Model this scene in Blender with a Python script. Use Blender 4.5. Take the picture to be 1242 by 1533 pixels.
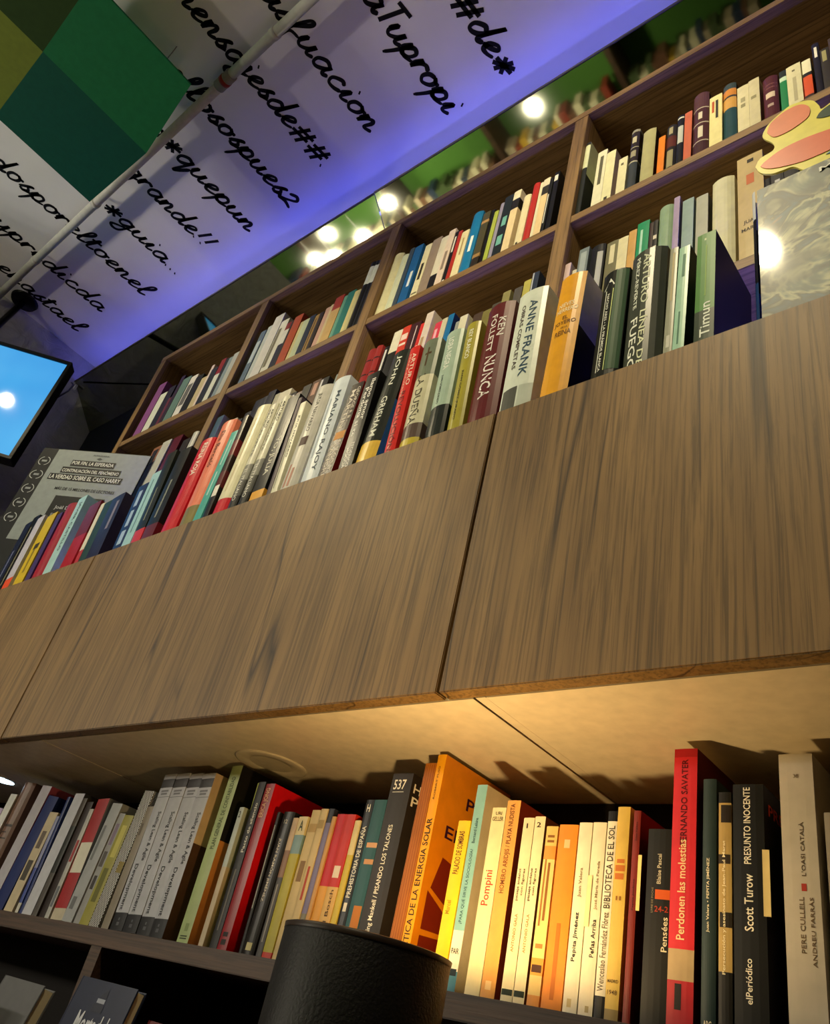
import bpy, bmesh, math, random
from mathutils import Matrix, Vector
random.seed(7)
for o in list(bpy.data.objects): bpy.data.objects.remove(o, do_unlink=True)
S = bpy.context.scene
C = S.collection

# ------------------------------------------------------------------ camera
cam = bpy.data.objects.new('camera', bpy.data.cameras.new('camera'))
C.objects.link(cam)
cam.data.sensor_fit = 'VERTICAL'; cam.data.sensor_height = 24.0
cam.data.lens = 24.0 * 1203.3 / 1533
cam.data.clip_start = .01
RM = ((0.76347361, 0.21898341, 0.60758071), (0.61010934, -0.55311969, -0.56729639), (0.21183636, 0.80380649, -0.55589611))
cam.matrix_world = Matrix.Translation((0, -.6, 1.45)) @ Matrix(RM).to_4x4()
S.camera = cam

# ------------------------------------------------------------------ world, exposure
S.view_settings.view_transform = 'Standard'; S.view_settings.look = 'None'
S.view_settings.gamma = 1; S.view_settings.use_curve_mapping = False
S.view_settings.exposure = 0.75
w = bpy.data.worlds.new('world'); S.world = w; w.use_nodes = True
w.node_tree.nodes['Background'].inputs[0].default_value = (.30, .32, .40, 1)
w.node_tree.nodes['Background'].inputs[1].default_value = 0.0

# ------------------------------------------------------------------ light levels (lamps are built further down)
SPOT_W = 42        # warm ceiling spots
SPOT_COL = (1.0, .84, .52)
LED_STRENGTH = 0.85   # violet strip above the mirror panels
LED_COL = (.12, .13, 1.0)
LEDGE_STRENGTH = 9.0
TV_STRENGTH = 0.58
LAMP_W = 2.5       # small table lamp
LAMP_COL = (1.0, .66, .26)

PENDANT_W = 44     # each small warm bulb across the room, seen as dots in the mirror panels

# ------------------------------------------------------------------ helpers
def lin(h):
    h = h.lstrip('#'); v = [int(h[i:i+2], 16) / 255 for i in (0, 2, 4)]
    return tuple(c / 12.92 if c <= .04045 else ((c + .055) / 1.055) ** 2.4 for c in v) + (1,)
MATS = {}
def nodes(name):
    m = bpy.data.materials.new(name); m.use_nodes = True
    nt = m.node_tree; return m, nt, nt.nodes['Principled BSDF']
def mix(nt, fac, a, b):
    n = nt.nodes.new('ShaderNodeMix'); n.data_type = 'RGBA'
    for i, v in ((0, fac), (6, a), (7, b)):
        if hasattr(v, 'is_output'): nt.links.new(v, n.inputs[i])
        else: n.inputs[i].default_value = v
    return n.outputs[2]
def coords(nt, scale=(1, 1, 1), kind='Object'):
    t = nt.nodes.new('ShaderNodeTexCoord'); mp = nt.nodes.new('ShaderNodeMapping')
    mp.inputs['Scale'].default_value = scale; nt.links.new(t.outputs[kind], mp.inputs[0]); return mp.outputs[0]
def noise(nt, co, scale, detail=3, dist=0.0, rough=.5):
    n = nt.nodes.new('ShaderNodeTexNoise'); n.inputs['Scale'].default_value = scale
    n.inputs['Detail'].default_value = detail; n.inputs['Distortion'].default_value = dist
    n.inputs['Roughness'].default_value = rough
    nt.links.new(co, n.inputs['Vector']); return n.outputs['Fac']
def ramp(nt, fac, stops):
    r = nt.nodes.new('ShaderNodeValToRGB'); e = r.color_ramp.elements
    while len(e) < len(stops): e.new(.5)
    for el, (p, c) in zip(e, stops):
        el.position = p; el.color = c if isinstance(c, tuple) else (c, c, c, 1)
    nt.links.new(fac, r.inputs[0]); return r.outputs[0]
def scale_c(c, k): return (c[0] * k, c[1] * k, c[2] * k, 1)
def mat(hexcol, rough=.45, kind='plain'):
    key = (hexcol, rough, kind)
    if key in MATS: return MATS[key]
    m, nt, b = nodes('%s_%s' % (kind, hexcol.lstrip('#')))
    c = lin(hexcol)
    b.inputs['Roughness'].default_value = rough
    b.inputs['Specular IOR Level'].default_value = .16
    if kind in ('print', 'plain'):
        f = ramp(nt, noise(nt, coords(nt), 55, 4), [(.35, 0.0), (.75, 1.0)])
        nt.links.new(mix(nt, f, c, scale_c(c, .86 if kind == 'plain' else .9)), b.inputs['Base Color'])
    elif kind == 'check':
        ck = nt.nodes.new('ShaderNodeTexChecker'); ck.inputs['Scale'].default_value = 420
        ck.inputs[1].default_value = lin('#cfcdc8'); ck.inputs[2].default_value = lin('#141416')
        nt.links.new(coords(nt), ck.inputs[0]); nt.links.new(ck.outputs[0], b.inputs['Base Color'])
    elif kind == 'pages':
        f = noise(nt, coords(nt, (900, 4, 4)), 1, 2)
        nt.links.new(mix(nt, f, scale_c(c, .7), c), b.inputs['Base Color'])
    MATS[key] = m; return m
def wood(name, axis, dark, light, crack=True, scale=1.0, rough=.5):
    """laminate oak: grain runs along axis (0 = x, 2 = z)"""
    m, nt, b = nodes(name)
    st = [1, 1, 1]; st[axis] = .022
    fine = noise(nt, coords(nt, tuple(s * scale for s in st)), 210, 5, .6, .68)
    st2 = [1, 1, 1]; st2[axis] = .16
    broad = noise(nt, coords(nt, tuple(s * scale for s in st2)), 9, 4, 1.2)
    col = ramp(nt, broad, [(.3, lin(dark)), (.7, lin(light))])
    grain = ramp(nt, fine, [(.38, .36), (.54, 1.0)])
    mul = nt.nodes.new('ShaderNodeMix'); mul.data_type = 'RGBA'; mul.blend_type = 'MULTIPLY'
    mul.inputs[0].default_value = .8
    nt.links.new(col, mul.inputs[6]); nt.links.new(grain, mul.inputs[7]); out = mul.outputs[2]
    if crack:
        st3 = [1, 1, 1]; st3[axis] = .075
        cr = noise(nt, coords(nt, tuple(s * scale for s in st3)), 5.5, 2.5, .25)
        line = ramp(nt, cr, [(.490, 0.0), (.4955, 1.0), (.501, 0.0)])
        sparse = ramp(nt, noise(nt, coords(nt, (2.2, 2.2, 2.2)), 2.1, 2), [(.42, 0.0), (.52, 1.0)])
        k = nt.nodes.new('ShaderNodeMath'); k.operation = 'MULTIPLY'
        nt.links.new(line, k.inputs[0]); nt.links.new(sparse, k.inputs[1])
        out = mix(nt, k.outputs[0], out, lin('#2a1c10'))
    nt.links.new(out, b.inputs['Base Color'])
    b.inputs['Roughness'].default_value = rough; b.inputs['Specular IOR Level'].default_value = .3
    bp = nt.nodes.new('ShaderNodeBump'); bp.inputs['Strength'].default_value = .25; bp.inputs['Distance'].default_value = .001
    nt.links.new(fine, bp.inputs['Height']); nt.links.new(bp.outputs[0], b.inputs['Normal'])
    return m
def emit(name, col, strength, base=None):
    m, nt, b = nodes(name)
    b.inputs['Base Color'].default_value = (base or col) + (1,)
    b.inputs['Emission Color'].default_value = col + (1,); b.inputs['Emission Strength'].default_value = strength
    return m

def link(name, verts, faces, mats, parent=None, mi=None, smooth=False):
    me = bpy.data.meshes.new(name); me.from_pydata(verts, [], faces)
    for m in (mats if isinstance(mats, (list, tuple)) else [mats]): me.materials.append(m)
    if mi: me.polygons.foreach_set('material_index', mi)
    bm = bmesh.new(); bm.from_mesh(me); bmesh.ops.recalc_face_normals(bm, faces=bm.faces); bm.to_mesh(me); bm.free()
    if smooth: me.polygons.foreach_set('use_smooth', [True] * len(me.polygons))
    o = bpy.data.objects.new(name, me); C.objects.link(o)
    if parent: o.parent = parent
    return o
def box(name, lo, hi, m, parent=None, bevel=0.0, origin=None):
    """box between two world corners, object origin at its base centre"""
    c = Vector(((lo[0] + hi[0]) / 2, (lo[1] + hi[1]) / 2, lo[2]))
    if parent is not None: pl = parent_pos(parent)
    bm = bmesh.new(); bmesh.ops.create_cube(bm, size=1)
    for v in bm.verts:
        v.co = Vector((v.co.x * (hi[0] - lo[0]), v.co.y * (hi[1] - lo[1]), (v.co.z + .5) * (hi[2] - lo[2])))
    if bevel: bmesh.ops.bevel(bm, geom=list(bm.edges), offset=bevel, segments=2, affect='EDGES')
    me = bpy.data.meshes.new(name); bm.to_mesh(me); bm.free(); me.materials.append(m)
    o = bpy.data.objects.new(name, me); C.objects.link(o)
    if parent is not None: o.parent = parent; o.location = c - pl
    else: o.location = c
    return o
def parent_pos(p):
    v = Vector(p.location)
    while p.parent: p = p.parent; v += Vector(p.location)
    return v
def thing(name, label, cat, loc=(0, 0, 0), group=None):
    o = bpy.data.objects.new(name, None); C.objects.link(o); o.location = loc; o.empty_display_size = .02
    return tag(o, label, cat, group)
def tag(o, label, cat, group=None):
    o['label'] = label; o['category'] = cat
    if group: o['group'] = group
    return o
def struct(o): o['kind'] = 'structure'; return o
def lathe(name, prof, m, parent=None, loc=(0, 0, 0), seg=40, smooth=True):
    """prof: list of (r, z), open polyline turned about z"""
    v, f = [], []
    for r, z in prof:
        for i in range(seg):
            a = 2 * math.pi * i / seg; v.append((r * math.cos(a), r * math.sin(a), z))
    for j in range(len(prof) - 1):
        for i in range(seg):
            k = (i + 1) % seg; f.append((j * seg + i, j * seg + k, (j + 1) * seg + k, (j + 1) * seg + i))
    o = link(name, v, f, m, parent, smooth=smooth); o.location = loc; return o
def tube(name, pts, r, m, parent=None, seg=12):
    """round bar through points (each ring perpendicular to the local direction)"""
    v, f = [], []; pts = [Vector(p) for p in pts]
    for j, p in enumerate(pts):
        d = (pts[min(j + 1, len(pts) - 1)] - pts[max(j - 1, 0)]).normalized()
        u = d.cross(Vector((.3, .1, 1)) if abs(d.z) < .9 else Vector((1, 0, 0))).normalized(); q = d.cross(u)
        for i in range(seg):
            a = 2 * math.pi * i / seg; v.append(tuple(p + (u * math.cos(a) + q * math.sin(a)) * r))
    for j in range(len(pts) - 1):
        for i in range(seg):
            k = (i + 1) % seg; f.append((j * seg + i, j * seg + k, (j + 1) * seg + k, (j + 1) * seg + i))
    f.append(tuple(range(seg))); f.append(tuple((len(pts) - 1) * seg + i for i in range(seg)))
    return link(name, v, f, m, parent, smooth=True)
TXT = {}
def text_geo(s):
    """outline of a word, scaled into the unit square"""
    if s in TXT: return TXT[s]
    cu = bpy.data.curves.new('t', 'FONT'); cu.body = s; cu.resolution_u = 2; cu.offset = .012
    ob = bpy.data.objects.new('t', cu); me = bpy.data.meshes.new_from_object(ob)
    vs = [tuple(v.co) for v in me.vertices]; fs = [tuple(p.vertices) for p in me.polygons]
    bpy.data.objects.remove(ob); bpy.data.curves.remove(cu); bpy.data.meshes.remove(me)
    x0 = min(v[0] for v in vs); x1 = max(v[0] for v in vs); y0 = min(v[1] for v in vs); y1 = max(v[1] for v in vs)
    TXT[s] = ([((v[0] - x0) / (x1 - x0), (v[1] - y0) / (y1 - y0)) for v in vs], fs); return TXT[s]
def plate_text(s, place, hexcol, name, parent):
    """place(u, v) -> local point for the unit square of the word"""
    vs, fs = text_geo(s)
    return link(name, [place(u, v) for u, v in vs], fs, mat(hexcol, .5, 'print'), parent)
ROWS = {
'A': [
 (-1800.7, 25.1, 177.8, 5.9, '#c9b9dd', 'lilac', 'slim lilac paperback', {}),
 (-1766.5, 28.7, 206.0, 3.1, '#e0e0dc', 'white', 'slim white paperback with a glossy sheen', {}),
 (-1727.2, 45.4, 229.7, 0.3, '#77594a', 'brown', 'thick brown cloth hardback', {'hard': 1, 'rnd': 0.18, 'P': [(0.62, 0.64, 0.2, 0.85, '#2a1d18'), (0.57, 0.58, 0.2, 0.7, '#2a1d18'), (0.52, 0.53, 0.25, 0.8, '#2a1d18'), (0.46, 0.465, 0.2, 0.6, '#2a1d18')]}),
 (-1652.1, 38.0, 221.1, 4.5, '#b7b2bb', 'silver', 'silver paperback with a pink cover', {'side': '#c05a70'}),
 (-1613.6, 41.4, 200.4, 6.0, '#1d2d66', 'navy', 'navy blue paperback', {}),
 (-1560.6, 31.6, 170.3, 2.3, '#cbbb9c', 'beige', 'short beige paperback', {'P': [(0.3, 0.5, 0.2, 0.8, '#4a443c'), (0.62, 0.8, 0.25, 0.75, '#6b5d52')]}),
 (-1517.4, 10.3, 163.7, -1.7, '#5a6ea8', 'blue', 'short blue patterned paperback with a white foot', {'z': [(0, 0.1, '#cfcabd'), (0.1, 0.45, '#46559c'), (0.45, 1, '#8f93b5')]}),
 (-1502.5, 9.2, 199.3, -3.2, '#26376f', 'dark blue', 'thin dark blue book', {}),
 (-1492.7, 33.4, 205.1, 0.9, '#c6c6cf', 'pale silver', 'pale silver paperback', {'side': '#44464c'}),
 (-1456.6, 16.5, 196.4, 0.3, '#3a3a38', 'charcoal', 'charcoal paperback with brown lower edge', {'z': [(0, 0.35, '#55504b'), (0.35, 0.75, '#2c2f2c'), (0.75, 1, '#4a4238')]}),
 (-1435.6, 21.8, 190.4, -1.0, '#2a1e1b', 'dark brown', 'thin dark brown book', {}),
 (-1412.6, 12.9, 177.5, -1.1, '#b9b7b2', 'light grey', 'short light grey paperback', {'P': [(0.1, 0.28, 0.2, 0.8, '#6d7076'), (0.5, 0.7, 0.2, 0.8, '#a33b3a')]}),
 (-1394.6, 36.7, 195.3, -2.7, '#a8282c', 'red', 'red paperback with a blank white spine label', {'side': '#8a8d90', 'z': [(0, 0.09, '#c9bda4'), (0.09, 1, '#a8282c')], 'P': [(0.37, 0.62, 0.06, 1, '#ddd8c6')]}),
 (-1357.3, 31.3, 187.2, 2.6, '#a9abad', 'grey', 'grey paperback', {'P': [(0.1, 0.2, 0.2, 0.6, '#6e7072'), (0.5, 0.8, 0.15, 0.4, '#77797b')]}),
 (-1323.4, 18.0, 171.4, 2.0, '#9b9a98', 'dull grey', 'dull grey paperback with a worn spine', {'P': [(0.3, 0.42, 0.3, 0.8, '#3b3736'), (0.5, 0.64, 0.2, 0.8, '#57534f'), (0.7, 0.9, 0.3, 0.8, '#85748a')]}),
 (-1304.7, 27.7, 168.3, 2.1, '#a19a45', 'olive', 'olive yellow paperback', {'P': [(0.2, 0.5, 0.25, 0.75, '#6c6a2a'), (0.6, 0.9, 0.3, 0.8, '#c9bf62')]}),
 (-1276.4, 28.5, 208.6, 2.5, '#8c8a88', 'chequered', 'black and white chequered paperback', {'mat': 'check', 'P': [(0.38, 0.46, 0.5, 1, '#8d7b3a')]}),
 (-1237.3, 19.4, 182.8, -0.8, '#8e8372', 'taupe', 'taupe paperback with a dark lower cover', {'P': [(0.75, 0.85, 0.2, 0.5, '#6a6054')]}),
 (-1210.8, 32.5, 234.8, -2.8, '#b9bac2', 'silver grey', 'silver grey software manual with a black foot, touching the taupe paperback', {'z': [(0, 0.105, '#15161b'), (0.105, 0.85, '#b9bac2'), (0.85, 0.905, '#b9bac2'), (0.905, 0.965, '#2b2726'), (0.965, 1, '#b9bac2')], 'P': [(0.838, 0.842, 0, 1, '#77777c'), (0.875, 0.888, 0.2, 0.8, '#7c7c82'), (0.855, 0.868, 0.25, 0.75, '#7c7c82'), (0.03, 0.05, 0.4, 0.6, '#55565c'), (0.06, 0.075, 0.45, 0.55, '#55565c')], 'T': [('Scaling Lean & Agile', 'd', 0.42, 0.74, 0.52, 0.85, '#33343a'), ('Development', 'd', 0.12, 0.4, 0.15, 0.5, '#33343a')]}),
 (-1177.7, 34.9, 235.2, -2.6, '#b9bac2', 'silver grey', 'silver grey software manual, second of four copies counting from the taupe paperback', {'z': [(0, 0.105, '#15161b'), (0.105, 0.85, '#b9bac2'), (0.85, 0.905, '#b9bac2'), (0.905, 0.965, '#2b2726'), (0.965, 1, '#b9bac2')], 'P': [(0.838, 0.842, 0, 1, '#77777c'), (0.875, 0.888, 0.2, 0.8, '#7c7c82'), (0.855, 0.868, 0.25, 0.75, '#7c7c82'), (0.03, 0.05, 0.4, 0.6, '#55565c'), (0.06, 0.075, 0.45, 0.55, '#55565c')], 'T': [('Scaling Lean & Agile', 'd', 0.42, 0.74, 0.52, 0.85, '#33343a'), ('Development', 'd', 0.12, 0.4, 0.15, 0.5, '#33343a')]}),
 (-1142.3, 33.6, 234.8, -2.5, '#b9bac2', 'silver grey', 'silver grey software manual, third of four copies counting from the taupe paperback', {'z': [(0, 0.105, '#15161b'), (0.105, 0.85, '#b9bac2'), (0.85, 0.905, '#b9bac2'), (0.905, 0.965, '#2b2726'), (0.965, 1, '#b9bac2')], 'P': [(0.838, 0.842, 0, 1, '#77777c'), (0.875, 0.888, 0.2, 0.8, '#7c7c82'), (0.855, 0.868, 0.25, 0.75, '#7c7c82'), (0.03, 0.05, 0.4, 0.6, '#55565c'), (0.06, 0.075, 0.45, 0.55, '#55565c')], 'T': [('Scaling Lean & Agile', 'd', 0.42, 0.74, 0.52, 0.85, '#33343a'), ('Development', 'd', 0.12, 0.4, 0.15, 0.5, '#33343a')]}),
 (-1108.1, 32.4, 234.1, -2.3, '#b9bac2', 'silver grey', 'silver grey software manual with its brown and peach cover showing', {'side': ('#d8b896', '#5a3c2c'), 'z': [(0, 0.105, '#15161b'), (0.105, 0.85, '#b9bac2'), (0.85, 0.905, '#b9bac2'), (0.905, 0.965, '#2b2726'), (0.965, 1, '#b9bac2')], 'P': [(0.838, 0.842, 0, 1, '#77777c'), (0.875, 0.888, 0.2, 0.8, '#7c7c82'), (0.855, 0.868, 0.25, 0.75, '#7c7c82'), (0.03, 0.05, 0.4, 0.6, '#55565c'), (0.06, 0.075, 0.45, 0.55, '#55565c')], 'T': [('Scaling Lean & Agile', 'd', 0.42, 0.74, 0.52, 0.85, '#33343a'), ('Development', 'd', 0.12, 0.4, 0.15, 0.5, '#33343a')]}),
 (-1044.1, 24.9, 245.8, -2.0, '#a9b97e', 'light green', 'tall light green paperback with a face painted on its cover', {'side': ('#1c1a18', '#c8823a'), 'T': [('PLAN GENERAL DE CONTABILIDAD', 'u', 0.5, 0.93, 0.35, 0.7, '#4c5a33')], 'P': [(0.02, 0.027, 0.2, 0.8, '#3b4a2a'), (0.032, 0.039, 0.2, 0.8, '#3b4a2a'), (0.06, 0.1, 0.4, 0.7, '#8a9a62')]}),
 (-994.6, 10.1, 183.0, -2.2, '#cfc6ae', 'beige', 'beige paperback numbered 2 with pale blue pattern', {'z': [(0, 0.55, '#c9b79a'), (0.55, 1, '#b9c2bd')], 'T': [('2', 'h', 0.92, 0.97, 0.3, 0.7, '#2a2a2a')]}),
 (-979.9, 9.0, 223.2, -3.5, '#b9c05a', 'lime', 'lime green topped book set back behind a beige one', {'dy': 0.012}),
 (-970.4, 15.7, 219.6, -1.5, '#1d1b1a', 'black', 'black paperback lettered in white beside lime green book', {'T': [('Pacto de silencio', 'u', 0.55, 0.86, 0.45, 0.8, '#e8e4da')], 'P': [(0.1, 0.45, 0.4, 0.6, '#6a6560')]}),
 (-952.7, 18.9, 216.4, -1.0, '#8e1822', 'dark red', 'dark red spined hardback with a bright red cover', {'hard': 1, 'side': '#e01520', 'T': [('ERICA JONG', 'u', 0.78, 0.97, 0.2, 0.8, '#e5b48a')], 'P': [(0.03, 0.06, 0.25, 0.75, '#23120f'), (0.075, 0.1, 0.25, 0.75, '#23120f')]}),
 (-908.7, 6.1, 176.6, -2.0, '#1b1a19', 'black', 'thin black book beside bright red cover', {'P': [(0.3, 0.9, 0.35, 0.65, '#a8a49a')]}),
 (-902.0, 22.8, 176.6, 0.5, '#1f1c1a', 'brown black', 'brown black paperback with pale name and round logo', {'hard': 1, 'rnd': 0.1, 'T': [('JUAN RAMÓN JIMÉNEZ', 'd', 0.35, 0.8, 0.35, 0.65, '#d9d0c0'), ('12', 'h', 0.91, 0.94, 0.35, 0.65, '#cfc8b8')], 'P': [(0.03, 0.08, 0.3, 0.75, '#cbbf8a')]}),
 (-874.0, 10.2, 168.8, -1.1, '#57524e', 'dark grey', 'thin dark grey paperback with a worn photo', {'z': [(0, 0.55, '#4c4a4b'), (0.55, 0.75, '#8a6a55'), (0.75, 1, '#c2a88a')], 'P': [(0.1, 0.5, 0.4, 0.65, '#9a958d')]}),
 (-863.1, 16.9, 170.7, -1.2, '#d8c593', 'cream', 'cream paperback with a yellow green stripe and letter A', {'z': [(0, 0.04, '#c23a2a'), (0.04, 0.72, '#b3a83c'), (0.72, 0.86, '#7d9aa0'), (0.86, 1, '#dccb9c')], 'T': [('A', 'h', 0.89, 0.97, 0.3, 0.75, '#3a4a3a')]}),
 (-845.6, 18.4, 180.1, 0.0, '#cbb37d', 'sand', 'sand coloured paperback with boxed bars', {'P': [(0.84, 0.9, 0.1, 0.9, '#b3955c'), (0.5, 0.64, 0.25, 0.75, '#8a6b44')]}),
 (-826.7, 12.6, 181.0, 0.0, '#cdb684', 'tan', 'tan paperback with red script title', {'P': [(0.86, 0.92, 0.1, 0.9, '#a8905c'), (0.38, 0.6, 0.4, 0.7, '#b0402c')]}),
 (-813.5, 10.1, 181.6, 0.0, '#6f6a8e', 'purple', 'purple patterned paperback', {'z': [(0, 0.3, '#7c7a6a'), (0.3, 0.9, '#7a739a'), (0.9, 1, '#2b2c3a')]}),
 (-802.8, 6.6, 171.3, 0.0, '#c99a62', 'orange tan', 'thin orange tan paperback', {}),
 (-795.6, 15.5, 175.1, 0.0, '#c21a20', 'crimson', 'crimson and yellow paperback', {'z': [(0, 0.08, '#4a3a2a'), (0.08, 0.5, '#d99a35'), (0.5, 1, '#c01820')]}),
 (-779.5, 18.1, 174.5, 0.0, '#c22a1c', 'vermilion', 'vermilion paperback with a tan lower spine', {'z': [(0, 0.5, '#d6ac63'), (0.5, 1, '#c2281c')], 'T': [('Alfred Bosch', 'u', 0.1, 0.48, 0.4, 0.7, '#5a4020')], 'P': [(0.56, 0.64, 0.2, 0.8, '#e8d8c8')]}),
 (-760.9, 9.6, 167.3, 0.0, '#d9c488', 'pale yellow', 'pale yellow paperback with a blue corner', {'z': [(0, 0.75, '#cbb548'), (0.75, 1, '#dccb98')]}),
 (-750.6, 13.4, 193.7, 0.0, '#141416', 'jet black', 'jet black hardback about prehistory', {'hard': 1, 'T': [('PREHISTORIA DE ESPAÑA', 'u', 0.4, 0.83, 0.2, 0.8, '#ece8df'), ('H', 'h', 0.92, 0.97, 0.3, 0.7, '#ece8df')], 'P': [(0.32, 0.37, 0.3, 0.7, '#ddd9cf')]}),
 (-736.7, 21.0, 193.7, 0.0, '#24545c', 'teal', 'teal paperback with orange rings and a guitar shape', {'side': '#2b6068', 'P': [(0.2, 0.36, 0.35, 0.95, '#b8742e'), (0.7, 0.73, 0.2, 1, '#d3a27c'), (0.6, 0.63, 0.3, 1, '#c9966a')]}),
 (-713.8, 33.4, 226.2, 0.0, '#2c2622', 'dark umber', 'thick dark umber paperback numbered 537', {'T': [('Henning Mankell / PISANDO LOS TALONES', 'u', 0.13, 0.72, 0.35, 0.62, '#f0ebe0'), ('537', 'h', 0.91, 0.965, 0.15, 0.75, '#f0ebe0')], 'P': [(0.895, 0.898, 0.15, 0.7, '#f0ebe0')], 'S': [('H', '#f0ebe0', 0.006, 0.02, 0.9, 0.95), ('P', '#f0ebe0', 0.006, 0.02, 0.83, 0.88)]}),
 (-664.2, 16.9, 238.2, 0.0, '#b06a26', 'rust orange', 'rust orange book with ribbed spine', {'mat': 'ribs'}),
 (-646.6, 13.0, 248.6, 0.0, '#eda515', 'golden yellow', 'tall golden yellow solar energy paperback with red sunray cover', {'side': '#e28a12', 'T': [('PRACTICA DE LA ENERGIA SOLAR', 'u', 0.06, 0.69, 0.2, 0.8, '#33250f'), ('ROBERT PUIG', 'u', 0.78, 0.94, 0.35, 0.55, '#7a5010')], 'S': [('PRAC', '#3a1630', 0.055, 0.14, 0.8, 0.86), ('DE', '#3a1630', 0.085, 0.13, 0.715, 0.775), ('ENERG', '#3a1630', 0.024, 0.135, 0.63, 0.69)], 'sun': 1}),
 (-596.4, 16.8, 169.1, 0.0, '#edc81e', 'lemon yellow', 'lemon yellow paperback lettered in brown capitals', {'T': [('PALACIO DE SOMBRAS', 'u', 0.66, 0.93, 0.25, 0.7, '#5a2a10'), ('Marcel', 'u', 0.42, 0.5, 0.2, 0.55, '#9a7a10')]}),
 (-578.9, 13.8, 210.3, 0.0, '#7fb3b8', 'pale blue', 'pale blue paperback with a library label', {'side': '#d9cdb4', 'z': [(0, 0.09, '#4f8aa0'), (0.09, 0.27, '#e9e6d8'), (0.27, 1, '#86b9bd')], 'T': [('¿PARA QUÉ SIRVE LA SOCIOLOGÍA?', 'u', 0.3, 0.66, 0.3, 0.7, '#2a4c58'), ('Bernard Lahire', 'u', 0.69, 0.82, 0.35, 0.65, '#2a4c58'), ('PAR', 'h', 0.165, 0.19, 0.15, 0.85, '#4a4a4a')], 'P': [(0.07, 0.1, 0.1, 0.9, '#26323a')]}),
 (-551.5, 18.1, 183.8, 0.0, '#e6d8aa', 'straw', 'straw yellow paperback with red script name', {'T': [('URI', 'h', 0.955, 0.975, 0.3, 0.75, '#3a3428'), ('GELLER', 'h', 0.92, 0.945, 0.1, 0.9, '#3a3428'), ('Pompini', 'u', 0.45, 0.64, 0.2, 0.85, '#c2452a')]}),
 (-532.8, 17.0, 191.8, 0.0, '#dfa050', 'apricot', 'apricot paperback with brown capitals and a round logo', {'side': '#9a3a22', 'T': [('HOMERO ARIDJIS / PLAYA NUDISTA', 'u', 0.5, 0.98, 0.3, 0.75, '#6a3a12')], 'P': [(0.04, 0.08, 0.3, 0.7, '#e9c48a')]}),
 (-510.0, 13.4, 173.8, 0.0, '#e2d6b2', 'buff', 'buff paperback with a chequered foot, first volume beside the apricot one', {'T': [('1', 'h', 0.935, 0.965, 0.36, 0.48, '#33271a'), ('ANTONIO GALA', 'u', 0.25, 0.45, 0.35, 0.6, '#8a6a2a'), ('paisaje andaluz', 'u', 0.52, 0.7, 0.15, 0.45, '#4a3a20'), ('con figuras', 'u', 0.55, 0.7, 0.55, 0.8, '#4a3a20')], 'P': [(0.035, 0.065, 0.05, 0.95, '#1f2a1c')]}),
 (-496.0, 12.7, 175.4, 0.0, '#e2d6b2', 'buff', 'buff paperback with a chequered foot, second volume beside the ochre one', {'side': '#6b3a20', 'T': [('2', 'h', 0.935, 0.965, 0.25, 0.65, '#33271a'), ('ANTONIO GALA', 'u', 0.25, 0.45, 0.35, 0.6, '#8a6a2a'), ('paisaje andaluz', 'u', 0.52, 0.7, 0.15, 0.45, '#4a3a20'), ('con figuras', 'u', 0.55, 0.7, 0.55, 0.8, '#4a3a20')], 'P': [(0.035, 0.065, 0.05, 0.95, '#1f2a1c')]}),
 (-480.5, 13.5, 165.5, 0.0, '#dfb45c', 'ochre', 'ochre and cream banded paperback with two lines of small type', {'z': [(0, 0.06, '#d9903f'), (0.06, 0.16, '#dcbf7a'), (0.16, 0.25, '#e0973a'), (0.25, 0.8, '#e3c983'), (0.8, 0.88, '#dd8f3c'), (0.88, 1, '#dcbb6c')], 'P': [(0.175, 0.215, 0.1, 0.9, '#4a2a1a'), (0.42, 0.8, 0.2, 0.36, '#9a6a34'), (0.45, 0.78, 0.5, 0.7, '#8a5a28'), (0.3, 0.325, 0.2, 0.8, '#b07c3c'), (0.9, 0.915, 0.2, 0.8, '#8a5a28'), (0.93, 0.945, 0.2, 0.8, '#8a5a28')]}),
 (-463.6, 21.5, 166.8, 0.0, '#e58a26', 'bright orange', 'bright orange paperback with a worn spine', {'P': [(0.86, 0.91, 0.35, 0.65, '#cdbb8a'), (0.05, 0.44, 0.4, 0.6, '#c06a1a')]}),
 (-441.0, 14.6, 169.4, 0.0, '#e8dfc8', 'ivory', 'ivory paperback lettered in bold black with square logo', {'T': [('Pepita Jiménez', 'u', 0.25, 0.5, 0.3, 0.65, '#1c1712'), ('Juan Valera', 'u', 0.58, 0.74, 0.35, 0.65, '#6a5a3a')], 'P': [(0.03, 0.07, 0.3, 0.6, '#c9b384')]}),
 (-425.9, 14.7, 170.1, 0.0, '#e6dcc4', 'parchment', 'parchment paperback with a folded paper note', {'T': [('Peñas Arriba', 'u', 0.28, 0.47, 0.5, 0.8, '#1c1712'), ('José María de Pereda', 'u', 0.52, 0.78, 0.55, 0.8, '#7a6a4a')], 'P': [(0.43, 0.7, -0.12, 0.3, '#ecd9a6'), (0.02, 0.05, 0.5, 0.75, '#b9a577')]}),
 (-410.5, 10.1, 181.6, 0.0, '#e6dfce', 'off white', 'slim off white book with black ends', {'z': [(0, 0.1, '#17161a'), (0.1, 0.945, '#e6dfce'), (0.945, 1, '#17161a')], 'T': [('BIBLIOTECA DE EL SOL', 'u', 0.5, 0.92, 0.2, 0.85, '#4a4438'), ('Wenceslao Fernández Flórez', 'u', 0.12, 0.48, 0.2, 0.8, '#6a614e')]}),
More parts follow.
